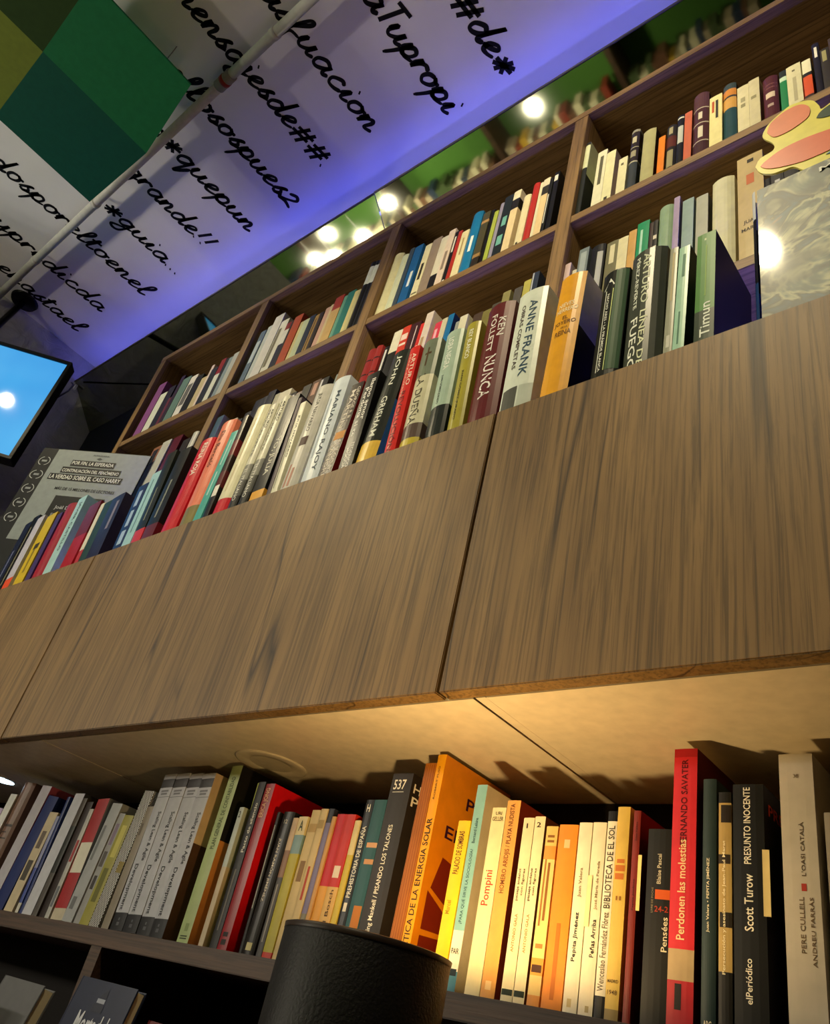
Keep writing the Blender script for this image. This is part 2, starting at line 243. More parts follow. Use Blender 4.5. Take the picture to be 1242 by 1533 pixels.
 (-399.8, 13.2, 185.8, 0.0, '#c9ab52', 'mustard', 'tattered mustard volume with a torn foot and red stamp', {'T': [('II', 'h', 0.53, 0.55, 0.3, 0.7, '#8a5a20'), ('1948', 'h', 0.11, 0.13, 0.15, 0.85, '#5a4418'), ('MADRID', 'h', 0.16, 0.175, 0.1, 0.9, '#5a4418')], 'P': [(0.63, 0.66, 0.1, 0.8, '#b86a2a'), (0.67, 0.7, 0.1, 0.85, '#b86a2a'), (0.71, 0.73, 0.2, 0.8, '#b86a2a')], 'z': [(0, 0.05, '#8f7a4a'), (0.05, 1, '#cdae55')]}),
 (-382.9, 7.2, 182.4, 0.0, '#7c2a24', 'brick', 'brick red paperback with a blank yellow note', {'side': '#6a211c', 'T': [('Pepita Jiménez', 'u', 0.5, 0.65, 0.4, 0.7, '#3a1210'), ('Juan Valera', 'u', 0.84, 0.94, 0.4, 0.7, '#3a1210')], 'P': [(0.5, 0.77, 1, 1.5, '#e6d58c')]}),
 (-366.2, 23.3, 164.9, 0.0, '#1d1a16', 'scuffed black', 'scuffed black paperback with an orange square', {'T': [('Blaise Pascal', 'u', 0.7, 0.86, 0.45, 0.62, '#cfc6b0'), ('Pensées', 'u', 0.36, 0.53, 0.72, 0.95, '#e0d6bc'), ('LIVRE DE POCHE', 'u', 0.55, 0.68, 0.25, 0.33, '#8a8068'), ('24-2', 'h', 0.555, 0.585, 0.4, 0.95, '#a83a20')], 'P': [(0.62, 0.67, 0.4, 1, '#d05a20')]}),
 (-342.3, 23.3, 242.8, 0.0, '#cc2a34', 'scarlet', 'tall scarlet paperback with a taped foot', {'side': '#5a1d1d', 'z': [(0, 0.16, '#b8262f'), (0.16, 0.26, '#b9a07a'), (0.26, 0.965, '#d22c37'), (0.965, 1, '#b3232c')], 'T': [('Perdonen las molestias', 'u', 0.29, 0.64, 0.3, 0.62, '#f0cfa0'), ('FERNANDO SAVATER', 'u', 0.62, 0.955, 0.35, 0.62, '#5a1216')], 'P': [(0.07, 0.15, 0.3, 0.55, '#1f1a18')]}),
 (-312.9, 12.5, 212.1, 0.0, '#2e3d3e', 'slate', 'slate green paperback with white capitals', {'rnd': 0.1, 'T': [('Juan Valera • PEPITA JIMÉNEZ', 'u', 0.37, 0.66, 0.3, 0.6, '#e6dcc0'), ('ABC', 'h', 0.03, 0.06, 0.2, 0.75, '#e6dcc0')]}),
 (-298.2, 11.6, 199.6, 0.0, '#c3a765', 'torn paper', 'dark paperback with torn cream paper on its spine', {'z': [(0, 0.25, '#1d1a15'), (0.25, 0.95, '#b79b5d'), (0.95, 1, '#1d1a15')], 'T': [('Persecución y asesinato de Jean-Paul Marat', 'u', 0.24, 0.78, 0.3, 0.6, '#f0e3bd')], 'P': [(0.42, 0.48, 0.1, 1, '#2a241a'), (0.68, 0.72, 0, 0.9, '#33291c'), (0.86, 0.94, 0.2, 1, '#2a2119')]}),
 (-285.3, 27.3, 207.0, 0.0, '#181613', 'pitch black', 'thick pitch black paperback with a cream paper slip', {'side': '#15110f', 'T': [('PRESUNTO INOCENTE', 'u', 0.66, 0.985, 0.35, 0.58, '#f4ecd8'), ('Scott Turow', 'u', 0.4, 0.62, 0.34, 0.62, '#f0e8d4'), ('elPeriódico', 'u', 0.14, 0.3, 0.35, 0.55, '#f4ecd8')], 'S': [('PRE', '#b83a1c', 0.012, 0.05, 0.88, 0.93)], 'P': [(0.46, 0.72, 0.93, 1.15, '#e0c98a')]}),
 (-242.9, 28.8, 233.7, 0.0, '#bdb4a4', 'stone', 'tall stone grey paperback with a red dot', {'T': [("L'OASI CATALÀ", 'u', 0.55, 0.74, 0.5, 0.64, '#5a4a38'), ('PERE CULLELL', 'u', 0.3, 0.48, 0.42, 0.55, '#6a5640'), ('ANDREU FARRÀS', 'u', 0.26, 0.48, 0.68, 0.81, '#6a5640'), ('38', 'h', 0.905, 0.92, 0.42, 0.58, '#7a6a52')], 'P': [(0.5, 0.525, 0.5, 0.64, '#a83a2c')]}),
 (-207.4, 15.2, 181.2, 0.0, '#8f8778', 'ash', 'ash grey paperback at the end of lower row', {}),
],
'B': [
 (-2110.7, 33.9, 237.2, -7.0, '#1c2540', 'navy', 'navy hardback with white lettering', {'hard': 1, 'd': 0.075, 'P': [(0.1, 0.6, 0.35, 0.6, '#5a6080')]}),
 (-2076.3, 33.2, 251.1, -7.0, '#17171a', 'black', 'black hardback with cream capitals', {'hard': 1, 'd': 0.08, 'P': [(0.1, 0.85, 0.45, 0.6, '#8f8b76')]}),
 (-2042.5, 37.1, 239.4, -7.0, '#b9b7cc', 'lilac white', 'lilac white hardback with an orange foot', {'d': 0.095, 'side': '#e0dfd6', 'z': [(0, 0.17, '#e0512c'), (0.17, 1, '#bdbbcc')]}),
 (-1977.0, 49.4, 225.8, -7.0, '#cdb02c', 'yellow', 'yellow paperback with dark script title', {'d': 0.11, 'P': [(0.18, 0.5, 0.4, 0.6, '#8a7620'), (0.5, 0.58, 0.3, 0.75, '#3a3320')]}),
 (-1921.0, 25.0, 219.1, -7.0, '#43356e', 'violet', 'thin violet book', {'d': 0.115}),
 (-1895.4, 51.4, 236.1, -7.0, '#a3263a', 'raspberry', 'raspberry red hardback', {'hard': 1, 'd': 0.115, 'rnd': 0.2}),
 (-1827.4, 38.4, 241.4, -7.0, '#a9cfd2', 'aqua', 'aqua hardback lettered in grey capitals', {'hard': 1, 'd': 0.12, 'side': '#9ccbd1', 'T': [('JAVIER CASTILLO', 'd', 0.3, 0.93, 0.4, 0.75, '#3a4a50')]}),
 (-1745.8, 51.4, 193.3, -5.9, '#7d1f26', 'deep red', 'deep red hardback with crimson lower half', {'hard': 1, 'd': 0.13, 'z': [(0, 0.5, '#a8202c'), (0.5, 1, '#6e1d22')]}),
 (-1682.3, 16.9, 182.4, -7.0, '#d8d3c2', 'white', 'thin white book with red edge', {'d': 0.13, 'z': [(0, 0.25, '#b3303a'), (0.25, 1, '#d8d3c2')]}),
 (-1664.8, 33.9, 180.3, -7.0, '#1e3c3a', 'bottle green', 'bottle green hardback', {'d': 0.07}),
 (-1630.3, 51.4, 183.2, -7.0, '#241f38', 'ink purple', 'ink purple hardback with white capitals', {'hard': 1, 'd': 0.05, 'P': [(0.45, 0.9, 0.55, 0.75, '#7a768e')]}),
 (-1523.7, 35.4, 186.4, -7.0, '#1c2f5a', 'royal blue', 'royal blue hardback with large white capitals', {'d': 0.05, 'hard': 1, 'P': [(0.1, 0.3, 0.3, 0.75, '#9ab4d6'), (0.36, 0.6, 0.35, 0.7, '#9ab4d6'), (0.66, 0.9, 0.35, 0.7, '#9ab4d6')]}),
 (-1487.7, 31.6, 210.9, -6.0, '#9ac4cf', 'sky blue', 'thin sky blue book', {'d': 0.06, 'P': [(0.2, 0.9, 0.42, 0.56, '#5a8290')]}),
 (-1452.0, 32.7, 260.7, -6.9, '#181c18', 'green black', 'green black hardback with a red foot', {'hard': 1, 'd': 0.06, 'z': [(0, 0.16, '#c23038'), (0.16, 1, '#171c17')], 'P': [(0.25, 0.6, 0.4, 0.55, '#6f7468')]}),
 (-1418.8, 41.5, 251.3, -3.1, '#16181a', 'coal black', 'coal black hardback with a maroon foot', {'hard': 1, 'd': 0.06, 'z': [(0, 0.18, '#5e1a22'), (0.18, 1, '#15181a')], 'P': [(0.25, 0.65, 0.4, 0.55, '#7a7f78')]}),
 (-1359.9, 51.4, 252.7, -1.2, '#c01626', 'bright red', 'bright red hardback lettered Reina Roja', {'hard': 1, 'rnd': 0.12, 'T': [('REINA ROJA', 'd', 0.6, 0.95, 0.4, 0.75, '#f0e0d6')]}),
 (-1298.9, 51.4, 282.9, -2.3, '#dd7e62', 'salmon', 'salmon hardback with an olive foot band', {'hard': 1, 'rnd': 0.12, 'z': [(0, 0.2, '#7d7340'), (0.2, 1, '#dd7e62')], 'T': [('Elia Barceló', 'd', 0.55, 0.9, 0.4, 0.65, '#5a2a20')]}),
 (-1243.2, 23.7, 235.8, -0.6, '#4fa8a0', 'turquoise', 'turquoise hardback with white lettering', {'hard': 1, 'P': [(0.3, 0.55, 0.4, 0.6, '#a8d6d0'), (0.62, 0.9, 0.4, 0.6, '#a8d6d0')]}),
 (-1210.4, 17.1, 269.6, -2.7, '#2b1d1e', 'dark patterned', 'dark hardback with red checks and a white roundel', {'hard': 1, 'z': [(0, 0.3, '#191719'), (0.3, 0.45, '#5a2024'), (0.45, 0.6, '#2a1c1c'), (0.6, 0.75, '#6a2428'), (0.75, 1, '#231d1f')], 'P': [(0.22, 0.32, 0.1, 0.95, '#dfdcd4')]}),
 (-1192.6, 43.3, 281.9, -0.3, '#dedbbd', 'ivory', 'ivory hardback with a red foot band', {'hard': 1, 'rnd': 0.14, 'z': [(0, 0.16, '#c01a28'), (0.16, 1, '#dedabb')], 'P': [(0.5, 0.88, 0.46, 0.56, '#c9bb98'), (0.22, 0.45, 0.46, 0.56, '#c9bb98')]}),
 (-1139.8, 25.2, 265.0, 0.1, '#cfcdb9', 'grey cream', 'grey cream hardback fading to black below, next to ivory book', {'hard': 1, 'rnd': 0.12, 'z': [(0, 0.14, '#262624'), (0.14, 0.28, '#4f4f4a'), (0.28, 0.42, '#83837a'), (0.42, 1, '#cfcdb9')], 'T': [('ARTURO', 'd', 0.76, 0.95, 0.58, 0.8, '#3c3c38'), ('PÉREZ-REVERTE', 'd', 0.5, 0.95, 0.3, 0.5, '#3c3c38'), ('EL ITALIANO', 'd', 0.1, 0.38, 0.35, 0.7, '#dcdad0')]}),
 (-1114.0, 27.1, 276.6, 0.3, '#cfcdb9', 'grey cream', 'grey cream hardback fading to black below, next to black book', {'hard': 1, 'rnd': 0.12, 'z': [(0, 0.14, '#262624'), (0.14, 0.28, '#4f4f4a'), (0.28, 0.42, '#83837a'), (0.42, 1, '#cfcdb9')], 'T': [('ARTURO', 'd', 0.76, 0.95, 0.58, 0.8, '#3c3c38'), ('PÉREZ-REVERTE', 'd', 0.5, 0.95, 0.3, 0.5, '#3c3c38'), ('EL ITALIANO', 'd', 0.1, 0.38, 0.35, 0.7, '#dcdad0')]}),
 (-1076.7, 34.1, 263.9, -1.8, '#17171a', 'black', 'black hardback with an amber foot band', {'hard': 1, 'z': [(0, 0.12, '#e0a63c'), (0.12, 1, '#141519')], 'T': [('YO, JULIA', 'd', 0.25, 0.6, 0.3, 0.75, '#d8d5c8')]}),
 (-1030.5, 10.7, 250.2, -4.5, '#4a3f48', 'plum grey', 'thin plum grey book', {}),
 (-1019.3, 15.7, 232.5, -4.4, '#d8d6c0', 'pale cream', 'pale cream hardback with grey capitals', {'hard': 1, 'T': [('JULIA NAVARRO', 'd', 0.4, 0.85, 0.45, 0.8, '#3c3c3a')], 'P': [(0.1, 0.6, 0.2, 0.36, '#8a8a80')]}),
 (-1003.0, 45.0, 254.5, -0.5, '#c3c1b9', 'warm grey', 'warm grey hardback with a bird silhouette', {'hard': 1, 'rnd': 0.14, 'T': [('JULIA NAVARRO', 'd', 0.55, 0.92, 0.4, 0.65, '#55534e')], 'P': [(0.42, 0.5, 0.35, 0.75, '#4a3330'), (0.06, 0.26, 0.3, 0.42, '#b08070'), (0.06, 0.22, 0.52, 0.64, '#b08070')]}),
 (-946.8, 40.8, 253.8, -2.1, '#d3dde6', 'ice white', 'ice white hardback lettered Mariano Rajoy', {'hard': 1, 'rnd': 0.1, 'side': '#d3dde6', 'T': [('MARIANO RAJOY', 'd', 0.12, 0.86, 0.5, 0.78, '#3c4a5c')], 'P': [(0.25, 0.8, 0.25, 0.33, '#9aa8b6')]}),
 (-901.2, 29.4, 216.6, 1.6, '#2b1a18', 'dark brown', 'dark brown fantasy hardback with red cover and gold emblem', {'hard': 1, 'side': '#7d1e20', 'T': [('GEORGE R R', 'd', 0.6, 0.95, 0.62, 0.88, '#d8cfc4'), ('MARTIN', 'd', 0.52, 0.93, 0.2, 0.55, '#d8cfc4'), ('FUEGO Y', 'd', 0.08, 0.38, 0.55, 0.88, '#d8cfc4'), ('SANGRE', 'd', 0.03, 0.36, 0.18, 0.5, '#d8cfc4')], 'P': [(0.4, 0.48, 0.15, 0.95, '#c98a3c')]}),
 (-854.0, 29.5, 225.0, -1.7, '#121214', 'raven black', 'raven black hardback with white handwritten title', {'hard': 1, 'T': [('Perdona si te', 'd', 0.35, 0.85, 0.2, 0.5, '#f0eee8'), ('llamo amor', 'd', 0.5, 0.93, 0.55, 0.85, '#f0eee8'), ('FEDERICO', 'd', 0.05, 0.28, 0.5, 0.72, '#f0eee8'), ('MOCCIA', 'd', 0.05, 0.24, 0.22, 0.44, '#f0eee8')]}),
 (-823.9, 43.1, 253.9, 2.4, '#20241f', 'smoky black', 'smoky black hardback with a yellow foot and blue cover', {'hard': 1, 'rnd': 0.14, 'side': ('#14161a', '#2f7fb8'), 'z': [(0, 0.2, '#e3bd4c'), (0.2, 1, '#20251f')], 'T': [('JOHN', 'd', 0.68, 0.95, 0.4, 0.68, '#e3e5da'), ('GRISHAM', 'd', 0.24, 0.58, 0.4, 0.68, '#e3e5da')], 'P': [(0.5, 0.66, 0.18, 0.26, '#4a4f44')]}),
 (-755.8, 21.6, 246.0, -3.0, '#d02a26', 'poppy red', 'poppy red hardback lettered Revolución', {'hard': 1, 'rnd': 0.1, 'T': [('ARTURO', 'd', 0.62, 0.93, 0.5, 0.85, '#f3d9c8'), ('PÉREZ-REVERTE', 'd', 0.52, 0.93, 0.2, 0.42, '#f0b8a0'), ('REVOLUCIÓN', 'd', 0.05, 0.57, 0.25, 0.8, '#6a1416')]}),
 (-730.2, 37.9, 245.8, -2.8, '#b9b89f', 'khaki cream', 'khaki cream hardback with a sword cross', {'hard': 1, 'rnd': 0.16, 'z': [(0, 0.1, '#c2b03c'), (0.1, 0.22, '#5a4a42'), (0.22, 0.65, '#c9c6a8'), (0.65, 1, '#6f7a68')], 'T': [('LA DUEÑA', 'd', 0.22, 0.66, 0.3, 0.75, '#4a4434')], 'P': [(0.74, 0.92, 0.48, 0.56, '#4a3418'), (0.85, 0.87, 0.36, 0.7, '#4a3418')]}),
 (-679.4, 34.7, 243.3, -3.0, '#a9bfae', 'mint grey', 'mint grey hardback with a black foot band', {'hard': 1, 'rnd': 0.14, 'z': [(0, 0.3, '#17201d'), (0.3, 1, '#a5bcab')], 'T': [('LOBA NEGRA', 'd', 0.63, 0.93, 0.3, 0.62, '#eef2e8'), ('JUAN GÓMEZ-JURADO', 'd', 0.32, 0.58, 0.3, 0.48, '#2a3a36')]}),
 (-637.2, 27.3, 241.4, -3.0, '#a39a35', 'olive gold', 'olive gold hardback lettered Rey Blanco', {'hard': 1, 'rnd': 0.16, 'T': [('REY BLANCO', 'd', 0.65, 0.93, 0.35, 0.65, '#eef0dc'), ('JUAN GÓMEZ-JURADO', 'd', 0.12, 0.55, 0.35, 0.55, '#3a3614')]}),
 (-605.4, 50.2, 258.5, -1.7, '#5e1c20', 'oxblood', 'oxblood hardback with tall white capitals', {'hard': 1, 'rnd': 0.16, 'T': [('KEN', 'd', 0.7, 0.86, 0.6, 0.82, '#e3ddd6'), ('FOLLETT', 'd', 0.58, 0.9, 0.3, 0.52, '#e3ddd6'), ('NUNCA', 'd', 0.2, 0.54, 0.35, 0.72, '#f0ece6')]}),
 (-548.8, 50.4, 257.3, -1.1, '#d3dccf', 'white', 'thick white hardback lettered Anne Frank', {'hard': 1, 'rnd': 0.1, 'side': '#d3dccf', 'T': [('ANNE FRANK', 'd', 0.27, 0.9, 0.5, 0.75, '#27465c'), ('OBRAS COMPLETAS', 'd', 0.35, 0.88, 0.22, 0.36, '#4a3f3a')], 'P': [(0.0, 0.2, 0.06, 0.55, '#4a4c46'), (0.0, 0.2, 0.6, 1, '#b3bcb0')]}),
 (-483.6, 41.6, 248.2, 1.3, '#e0a022', 'amber', 'amber hardback about a queen and her jewel case', {'hard': 1, 'rnd': 0.12, 'side': ('#d9d6d0', '#1a191c'), 'T': [('NIEVES', 'h', 0.72, 0.755, 0.15, 0.75, '#f3e3b8'), ('HERRERO', 'h', 0.675, 0.71, 0.1, 0.9, '#f3e3b8'), ('EL', 'h', 0.61, 0.64, 0.4, 0.6, '#6a4410'), ('JOYERO', 'h', 0.56, 0.6, 0.1, 0.9, '#6a4410'), ('DE LA', 'h', 0.535, 0.55, 0.4, 0.65, '#6a4410'), ('REINA', 'h', 0.48, 0.52, 0.2, 0.8, '#6a4410')]}),
 (-411.1, 38.9, 216.2, 0.8, '#12170f', 'black green', 'black and green hardback with a white pyramid', {'hard': 1, 'rnd': 0.16, 'side': '#14241a', 'T': [('NACHO ARES • LA PIRÁMIDE BLANCA', 'd', 0.1, 0.78, 0.3, 0.42, '#e6e8dc')], 'P': [(0.1, 0.82, 0.22, 0.25, '#dfe3d3'), (0.1, 0.82, 0.5, 0.53, '#c9d88a'), (0.1, 0.99, 0.56, 0.98, '#1d4a28')], 'tri': 1}),
 (-367.2, 50.1, 229.7, 0.1, '#2f332c', 'olive black', 'thick olive black hardback with pale serif capitals', {'hard': 1, 'rnd': 0.2, 'z': [(0, 1, '#3b4036')], 'T': [('ARTURO', 'd', 0.52, 0.96, 0.42, 0.62, '#c9cfb4'), ('PÉREZ-REVERTE', 'd', 0.5, 0.95, 0.2, 0.34, '#e3e8d8'), ('LÍNEA DE', 'd', 0.02, 0.46, 0.44, 0.64, '#dfe3c0'), ('FUEGO', 'd', 0.0, 0.42, 0.16, 0.38, '#e6e9da')]}),
 (-312.5, 10.8, 208.3, 0.8, '#9a9c88', 'sage grey', 'sage grey hardback with a faded photograph', {'hard': 1, 'P': [(0.5, 0.95, 0.4, 0.65, '#b3a67e'), (0.1, 0.2, 0.3, 0.7, '#c9c8ba')]}),
 (-301.0, 14.2, 201.5, 1.2, '#a3cdb3', 'seafoam', 'seafoam green hardback', {'hard': 1, 'side': '#3a2826', 'P': [(0.7, 0.92, 0.4, 0.65, '#4a7a64'), (0.1, 0.38, 0.35, 0.5, '#4a7a64')]}),
 (-275.2, 23.6, 209.8, 0.6, '#3f7f2c', 'leaf green', 'leaf green boxed book with outlined bubble lettering', {'side': '#131614', 'z': [(0, 0.3, '#16301a'), (0.3, 1, '#3f7f2c')], 'd': 0.12, 'T': [('Timun', 'u', 0.08, 0.36, 0.3, 0.8, '#e6ece0')], 'P': [(0.93, 0.95, 0.4, 0.5, '#cfd8b8'), (0.42, 0.88, 0.48, 0.56, '#7ca24a')]}),
],
'D1': [
 (-2247.2, 45.4, 249.1, 0.0, '#7d4a80', 'purple', 'purple paperback', {}),
 (-2196.2, 41.6, 181.5, 0.0, '#c5c8bf', 'white', 'white paperback', {}),
 (-2154.0, 37.1, 197.3, 0.0, '#252433', 'dark', 'dark blue book', {}),
 (-2116.3, 18.0, 132.5, 0.0, '#5e2a3a', 'maroon', 'maroon paperback', {}),
 (-2097.8, 21.5, 221.9, 0.0, '#2e2336', 'dark violet', 'thin dark violet book', {}),
 (-2075.7, 45.4, 199.6, 0.0, '#5a7470', 'grey green', 'grey green paperback', {}),
 (-2028.7, 38.4, 190.6, 0.0, '#c9c7c4', 'photo', 'white paperback with a photo spine', {'P': [(0.3, 0.8, 0.15, 0.85, '#5a5a5c')]}),
 (-1989.7, 41.1, 171.8, 0.0, '#191c1f', 'black', 'black paperback', {}),
 (-1948.0, 28.4, 148.2, 0.0, '#b3a584', 'beige', 'beige paperback', {}),
 (-1919.0, 14.6, 191.2, 0.0, '#c9b9b5', 'pinkish', 'pinkish white paperback', {}),
 (-1903.9, 32.7, 166.3, 0.0, '#1f2533', 'ink', 'ink blue paperback', {}),
 (-1870.5, 25.7, 193.2, 0.0, '#c7cac2', 'red topped', 'white paperback with a red top', {'z': [(0, 0.65, '#c7cac2'), (0.65, 1, '#7d2028')]}),
 (-1844.3, 15.6, 185.4, 0.0, '#1f2530', 'navy', 'navy paperback', {}),
 (-1828.0, 18.7, 182.3, 0.0, '#7a8a94', 'blue grey', 'blue grey paperback', {}),
 (-1808.7, 29.4, 191.7, 0.0, '#a9adab', 'light grey', 'light grey hardback', {'hard': 1}),
],
'D2': [
 (-1698.3, 24.9, 228.7, 0.0, '#5a6c80', 'steel blue', 'steel blue paperback', {'P': [(0.4, 0.8, 0.15, 0.85, '#a9b5bf')]}),
 (-1672.8, 23.1, 240.4, 0.0, '#b3bcbc', 'pale grey', 'pale grey paperback', {}),
 (-1649.1, 41.6, 269.1, 0.0, '#cfcdc9', 'off white', 'tall off white hardback', {'hard': 1}),
 (-1606.9, 35.0, 228.5, 0.0, '#d6d5c9', 'photo', 'white paperback with a grey photo strip', {'P': [(0.15, 0.85, 0.1, 0.5, '#6f6c5c')]}),
 (-1571.3, 21.8, 200.7, 0.0, '#1d2033', 'navy', 'navy paperback with a white and red top', {'z': [(0, 0.55, '#1d2033'), (0.55, 0.85, '#d3d2c9'), (0.85, 1, '#7d2a2a')]}),
 (-1548.9, 12.2, 200.0, 0.0, '#20211f', 'dark', 'dark paperback', {}),
 (-1536.1, 36.1, 207.3, 0.0, '#a84a28', 'rust', 'rust red paperback', {}),
 (-1499.4, 15.6, 167.6, 0.0, '#c9bb8a', 'cream', 'cream paperback', {}),
 (-1483.2, 25.0, 164.4, 0.0, '#b9c2a3', 'pale green', 'pale green paperback', {}),
 (-1457.6, 24.1, 167.1, 0.0, '#1f2c40', 'ink blue', 'ink blue paperback', {}),
 (-1432.9, 17.6, 159.1, 0.0, '#a3824a', 'tan', 'tan patterned paperback', {'P': [(0.1, 0.9, 0.3, 0.6, '#5a4426')]}),
 (-1414.7, 17.4, 158.6, 0.0, '#2a211f', 'dark brown', 'dark brown paperback', {}),
 (-1396.8, 18.5, 169.2, 0.0, '#c79f92', 'pink', 'pinkish paperback', {}),
 (-1377.7, 10.7, 172.2, 0.0, '#cdbd94', 'buff', 'buff paperback', {}),
 (-1366.4, 34.2, 193.2, 0.0, '#c09a63', 'red topped', 'tan paperback with a red top', {'z': [(0, 0.72, '#c5a46c'), (0.72, 1, '#a03a30')]}),
 (-1331.6, 13.1, 181.3, 0.0, '#6aa08f', 'sea green', 'sea green paperback', {}),
 (-1317.8, 29.4, 188.0, 0.0, '#2f7670', 'teal', 'teal paperback', {}),
 (-1287.8, 11.3, 174.6, 0.0, '#d3c88f', 'yellow cream', 'yellow cream paperback', {}),
 (-1275.9, 11.3, 173.0, 0.0, '#bdb68a', 'khaki', 'khaki paperback', {}),
 (-1264.0, 17.3, 277.0, 0.0, '#17181a', 'black', 'tall black hardback with a white top band', {'z': [(0, 0.66, '#17181a'), (0.66, 0.93, '#cfd3cc'), (0.93, 1, '#17181a')], 'rnd': 0.15}),
 (-1246.2, 14.3, 272.6, 0.0, '#17181a', 'jet', 'tall jet black hardback with a white top band', {'z': [(0, 0.66, '#17181a'), (0.66, 0.93, '#d6dad3'), (0.93, 1, '#17181a')], 'rnd': 0.15}),
 (-1231.3, 18.2, 268.6, 0.0, '#1b1c1d', 'charcoal', 'tall charcoal hardback with a white top band', {'z': [(0, 0.66, '#1b1c1d'), (0.66, 0.93, '#cfd0c6'), (0.93, 1, '#1b1c1d')]}),
],
'D3': [
 (-1177.5, 34.2, 252.7, 0.0, '#d6d0a8', 'cream', 'cream hardback with a rounded spine', {'rnd': 0.18, 'hard': 1, 'P': [(0.3, 0.8, 0.2, 0.3, '#a8a080')]}),
 (-1142.7, 28.9, 227.4, 0.0, '#ccd2b8', 'pale green', 'pale green cream hardback', {'rnd': 0.15, 'hard': 1}),
 (-1110.9, 14.5, 235.2, 0.0, '#3c4a58', 'slate', 'slate paperback', {}),
 (-1095.8, 28.1, 233.2, 0.0, '#1f5a94', 'blue', 'blue paperback with white lettering', {'P': [(0.3, 0.55, 0.5, 0.8, '#d3dde0')]}),
 (-1054.9, 20.9, 212.1, 0.0, '#d9d2ae', 'cream', 'cream paperback with bold dark lettering', {'P': [(0.35, 0.65, 0.3, 0.7, '#33302a'), (0.1, 0.13, 0.1, 0.9, '#6a6450')]}),
 (-1033.4, 28.8, 220.6, 0.0, '#8f7f72', 'grey brown', 'grey brown paperback', {}),
 (-1004.1, 22.5, 208.4, 0.0, '#d0cab8', 'white', 'white paperback with a black foot', {'z': [(0, 0.3, '#1c1b1b'), (0.3, 1, '#d0cab8')]}),
 (-981.0, 20.6, 219.0, 0.0, '#d6c4b4', 'pinkish', 'pinkish white paperback with dark capitals', {'P': [(0.3, 0.62, 0.3, 0.7, '#8a7a70')]}),
 (-959.8, 12.0, 201.3, 0.0, '#1a191a', 'black', 'black paperback with white lettering', {'P': [(0.6, 0.9, 0.3, 0.7, '#d8d5cc'), (0.05, 0.1, 0.2, 0.7, '#d8d5cc')]}),
 (-947.2, 10.9, 195.1, 0.0, '#a83226', 'red', 'thin red paperback', {}),
 (-935.7, 21.8, 184.3, 0.0, '#ddd2a8', 'cream', 'cream paperback next to a blue hardback', {'P': [(0.5, 0.85, 0.4, 0.6, '#a08a5a')]}),
 (-913.3, 29.0, 237.2, 0.0, '#1c74a8', 'bright blue', 'bright blue hardback with white lettering', {'hard': 1, 'rnd': 0.15, 'P': [(0.35, 0.6, 0.5, 0.75, '#e0e8ea')]}),
 (-876.8, 20.6, 212.7, 0.0, '#4a4630', 'bronze', 'bronze and black paperback', {'z': [(0, 0.2, '#2c2620'), (0.2, 0.26, '#9a7a4a'), (0.26, 0.8, '#4a4630'), (0.8, 0.85, '#b08a5a'), (0.85, 1, '#4a4630')]}),
 (-855.6, 10.8, 212.7, 0.0, '#141314', 'black', 'thin black paperback', {}),
 (-844.2, 11.2, 198.9, 0.0, '#a3b04c', 'yellow green', 'yellow green paperback', {}),
 (-832.4, 13.3, 220.4, 0.0, '#8f8ba3', 'lilac grey', 'lilac grey hardback', {'rnd': 0.2}),
 (-818.5, 24.0, 232.0, 0.0, '#20282c', 'black', 'black and teal patterned paperback', {'P': [(0.2, 0.35, 0.2, 0.8, '#6aa8a0'), (0.5, 0.65, 0.3, 0.8, '#6aa8a0')]}),
 (-793.9, 19.6, 234.7, 0.0, '#ddc9a0', 'peach cream', 'peach cream paperback with a black picture', {'z': [(0, 0.7, '#ddc9a0'), (0.7, 0.86, '#22211f'), (0.86, 1, '#ddd6b8')]}),
 (-764.0, 19.0, 197.3, 0.0, '#ddd2ac', 'cream', 'cream hardback with a small emblem', {'rnd': 0.15, 'P': [(0.05, 0.12, 0.3, 0.6, '#3a3630')]}),
 (-741.3, 17.1, 223.7, 0.0, '#b02c26', 'red', 'red hardback with a rounded top', {'rnd': 0.2}),
 (-720.4, 7.4, 213.2, 0.0, '#d9d3b4', 'ivory', 'thin ivory paperback', {}),
 (-712.4, 17.1, 218.4, 0.0, '#ddc496', 'sand', 'sand paperback with a dark portrait', {'z': [(0, 0.72, '#ddc496'), (0.72, 0.87, '#33312c'), (0.87, 1, '#d8cfb4')]}),
 (-694.6, 8.4, 209.1, 0.0, '#17181a', 'black', 'black paperback with white script', {'P': [(0.2, 0.7, 0.3, 0.6, '#cfcfc6')]}),
 (-685.6, 13.1, 225.1, 0.0, '#151618', 'black', 'thick black hardback with a white top label', {'hard': 1, 'P': [(0.85, 0.95, 0.1, 0.8, '#d8d6cc')]}),
],
'D4': [
 (-612.5, 12.0, 275.1, 0.0, '#262a28', 'black', 'black hardback with a cream top band', {'hard': 1, 'rnd': 0.15, 'side': ('#c9cfa0', '#1f2322'), 'z': [(0, 0.64, '#262a28'), (0.64, 0.96, '#cfd4ae'), (0.96, 1, '#2b2b29')]}),
 (-576.7, 21.7, 208.2, 0.0, '#d9d7bb', 'white', 'white paperback with dark vertical lettering', {'P': [(0.4, 0.9, 0.35, 0.7, '#5a5848')], 'side': '#c9b0b8'}),
 (-554.4, 20.9, 187.0, 0.0, '#d8d5ac', 'cream', 'cream hardback with a diamond logo', {'side': '#c9b3b0', 'P': [(0.06, 0.13, 0.3, 0.65, '#33302a')]}),
 (-521.9, 19.1, 133.8, 0.0, '#d6d2ae', 'pale cream', 'short pale cream paperback', {'P': [(0.8, 0.86, 0.3, 0.6, '#6a6450')]}),
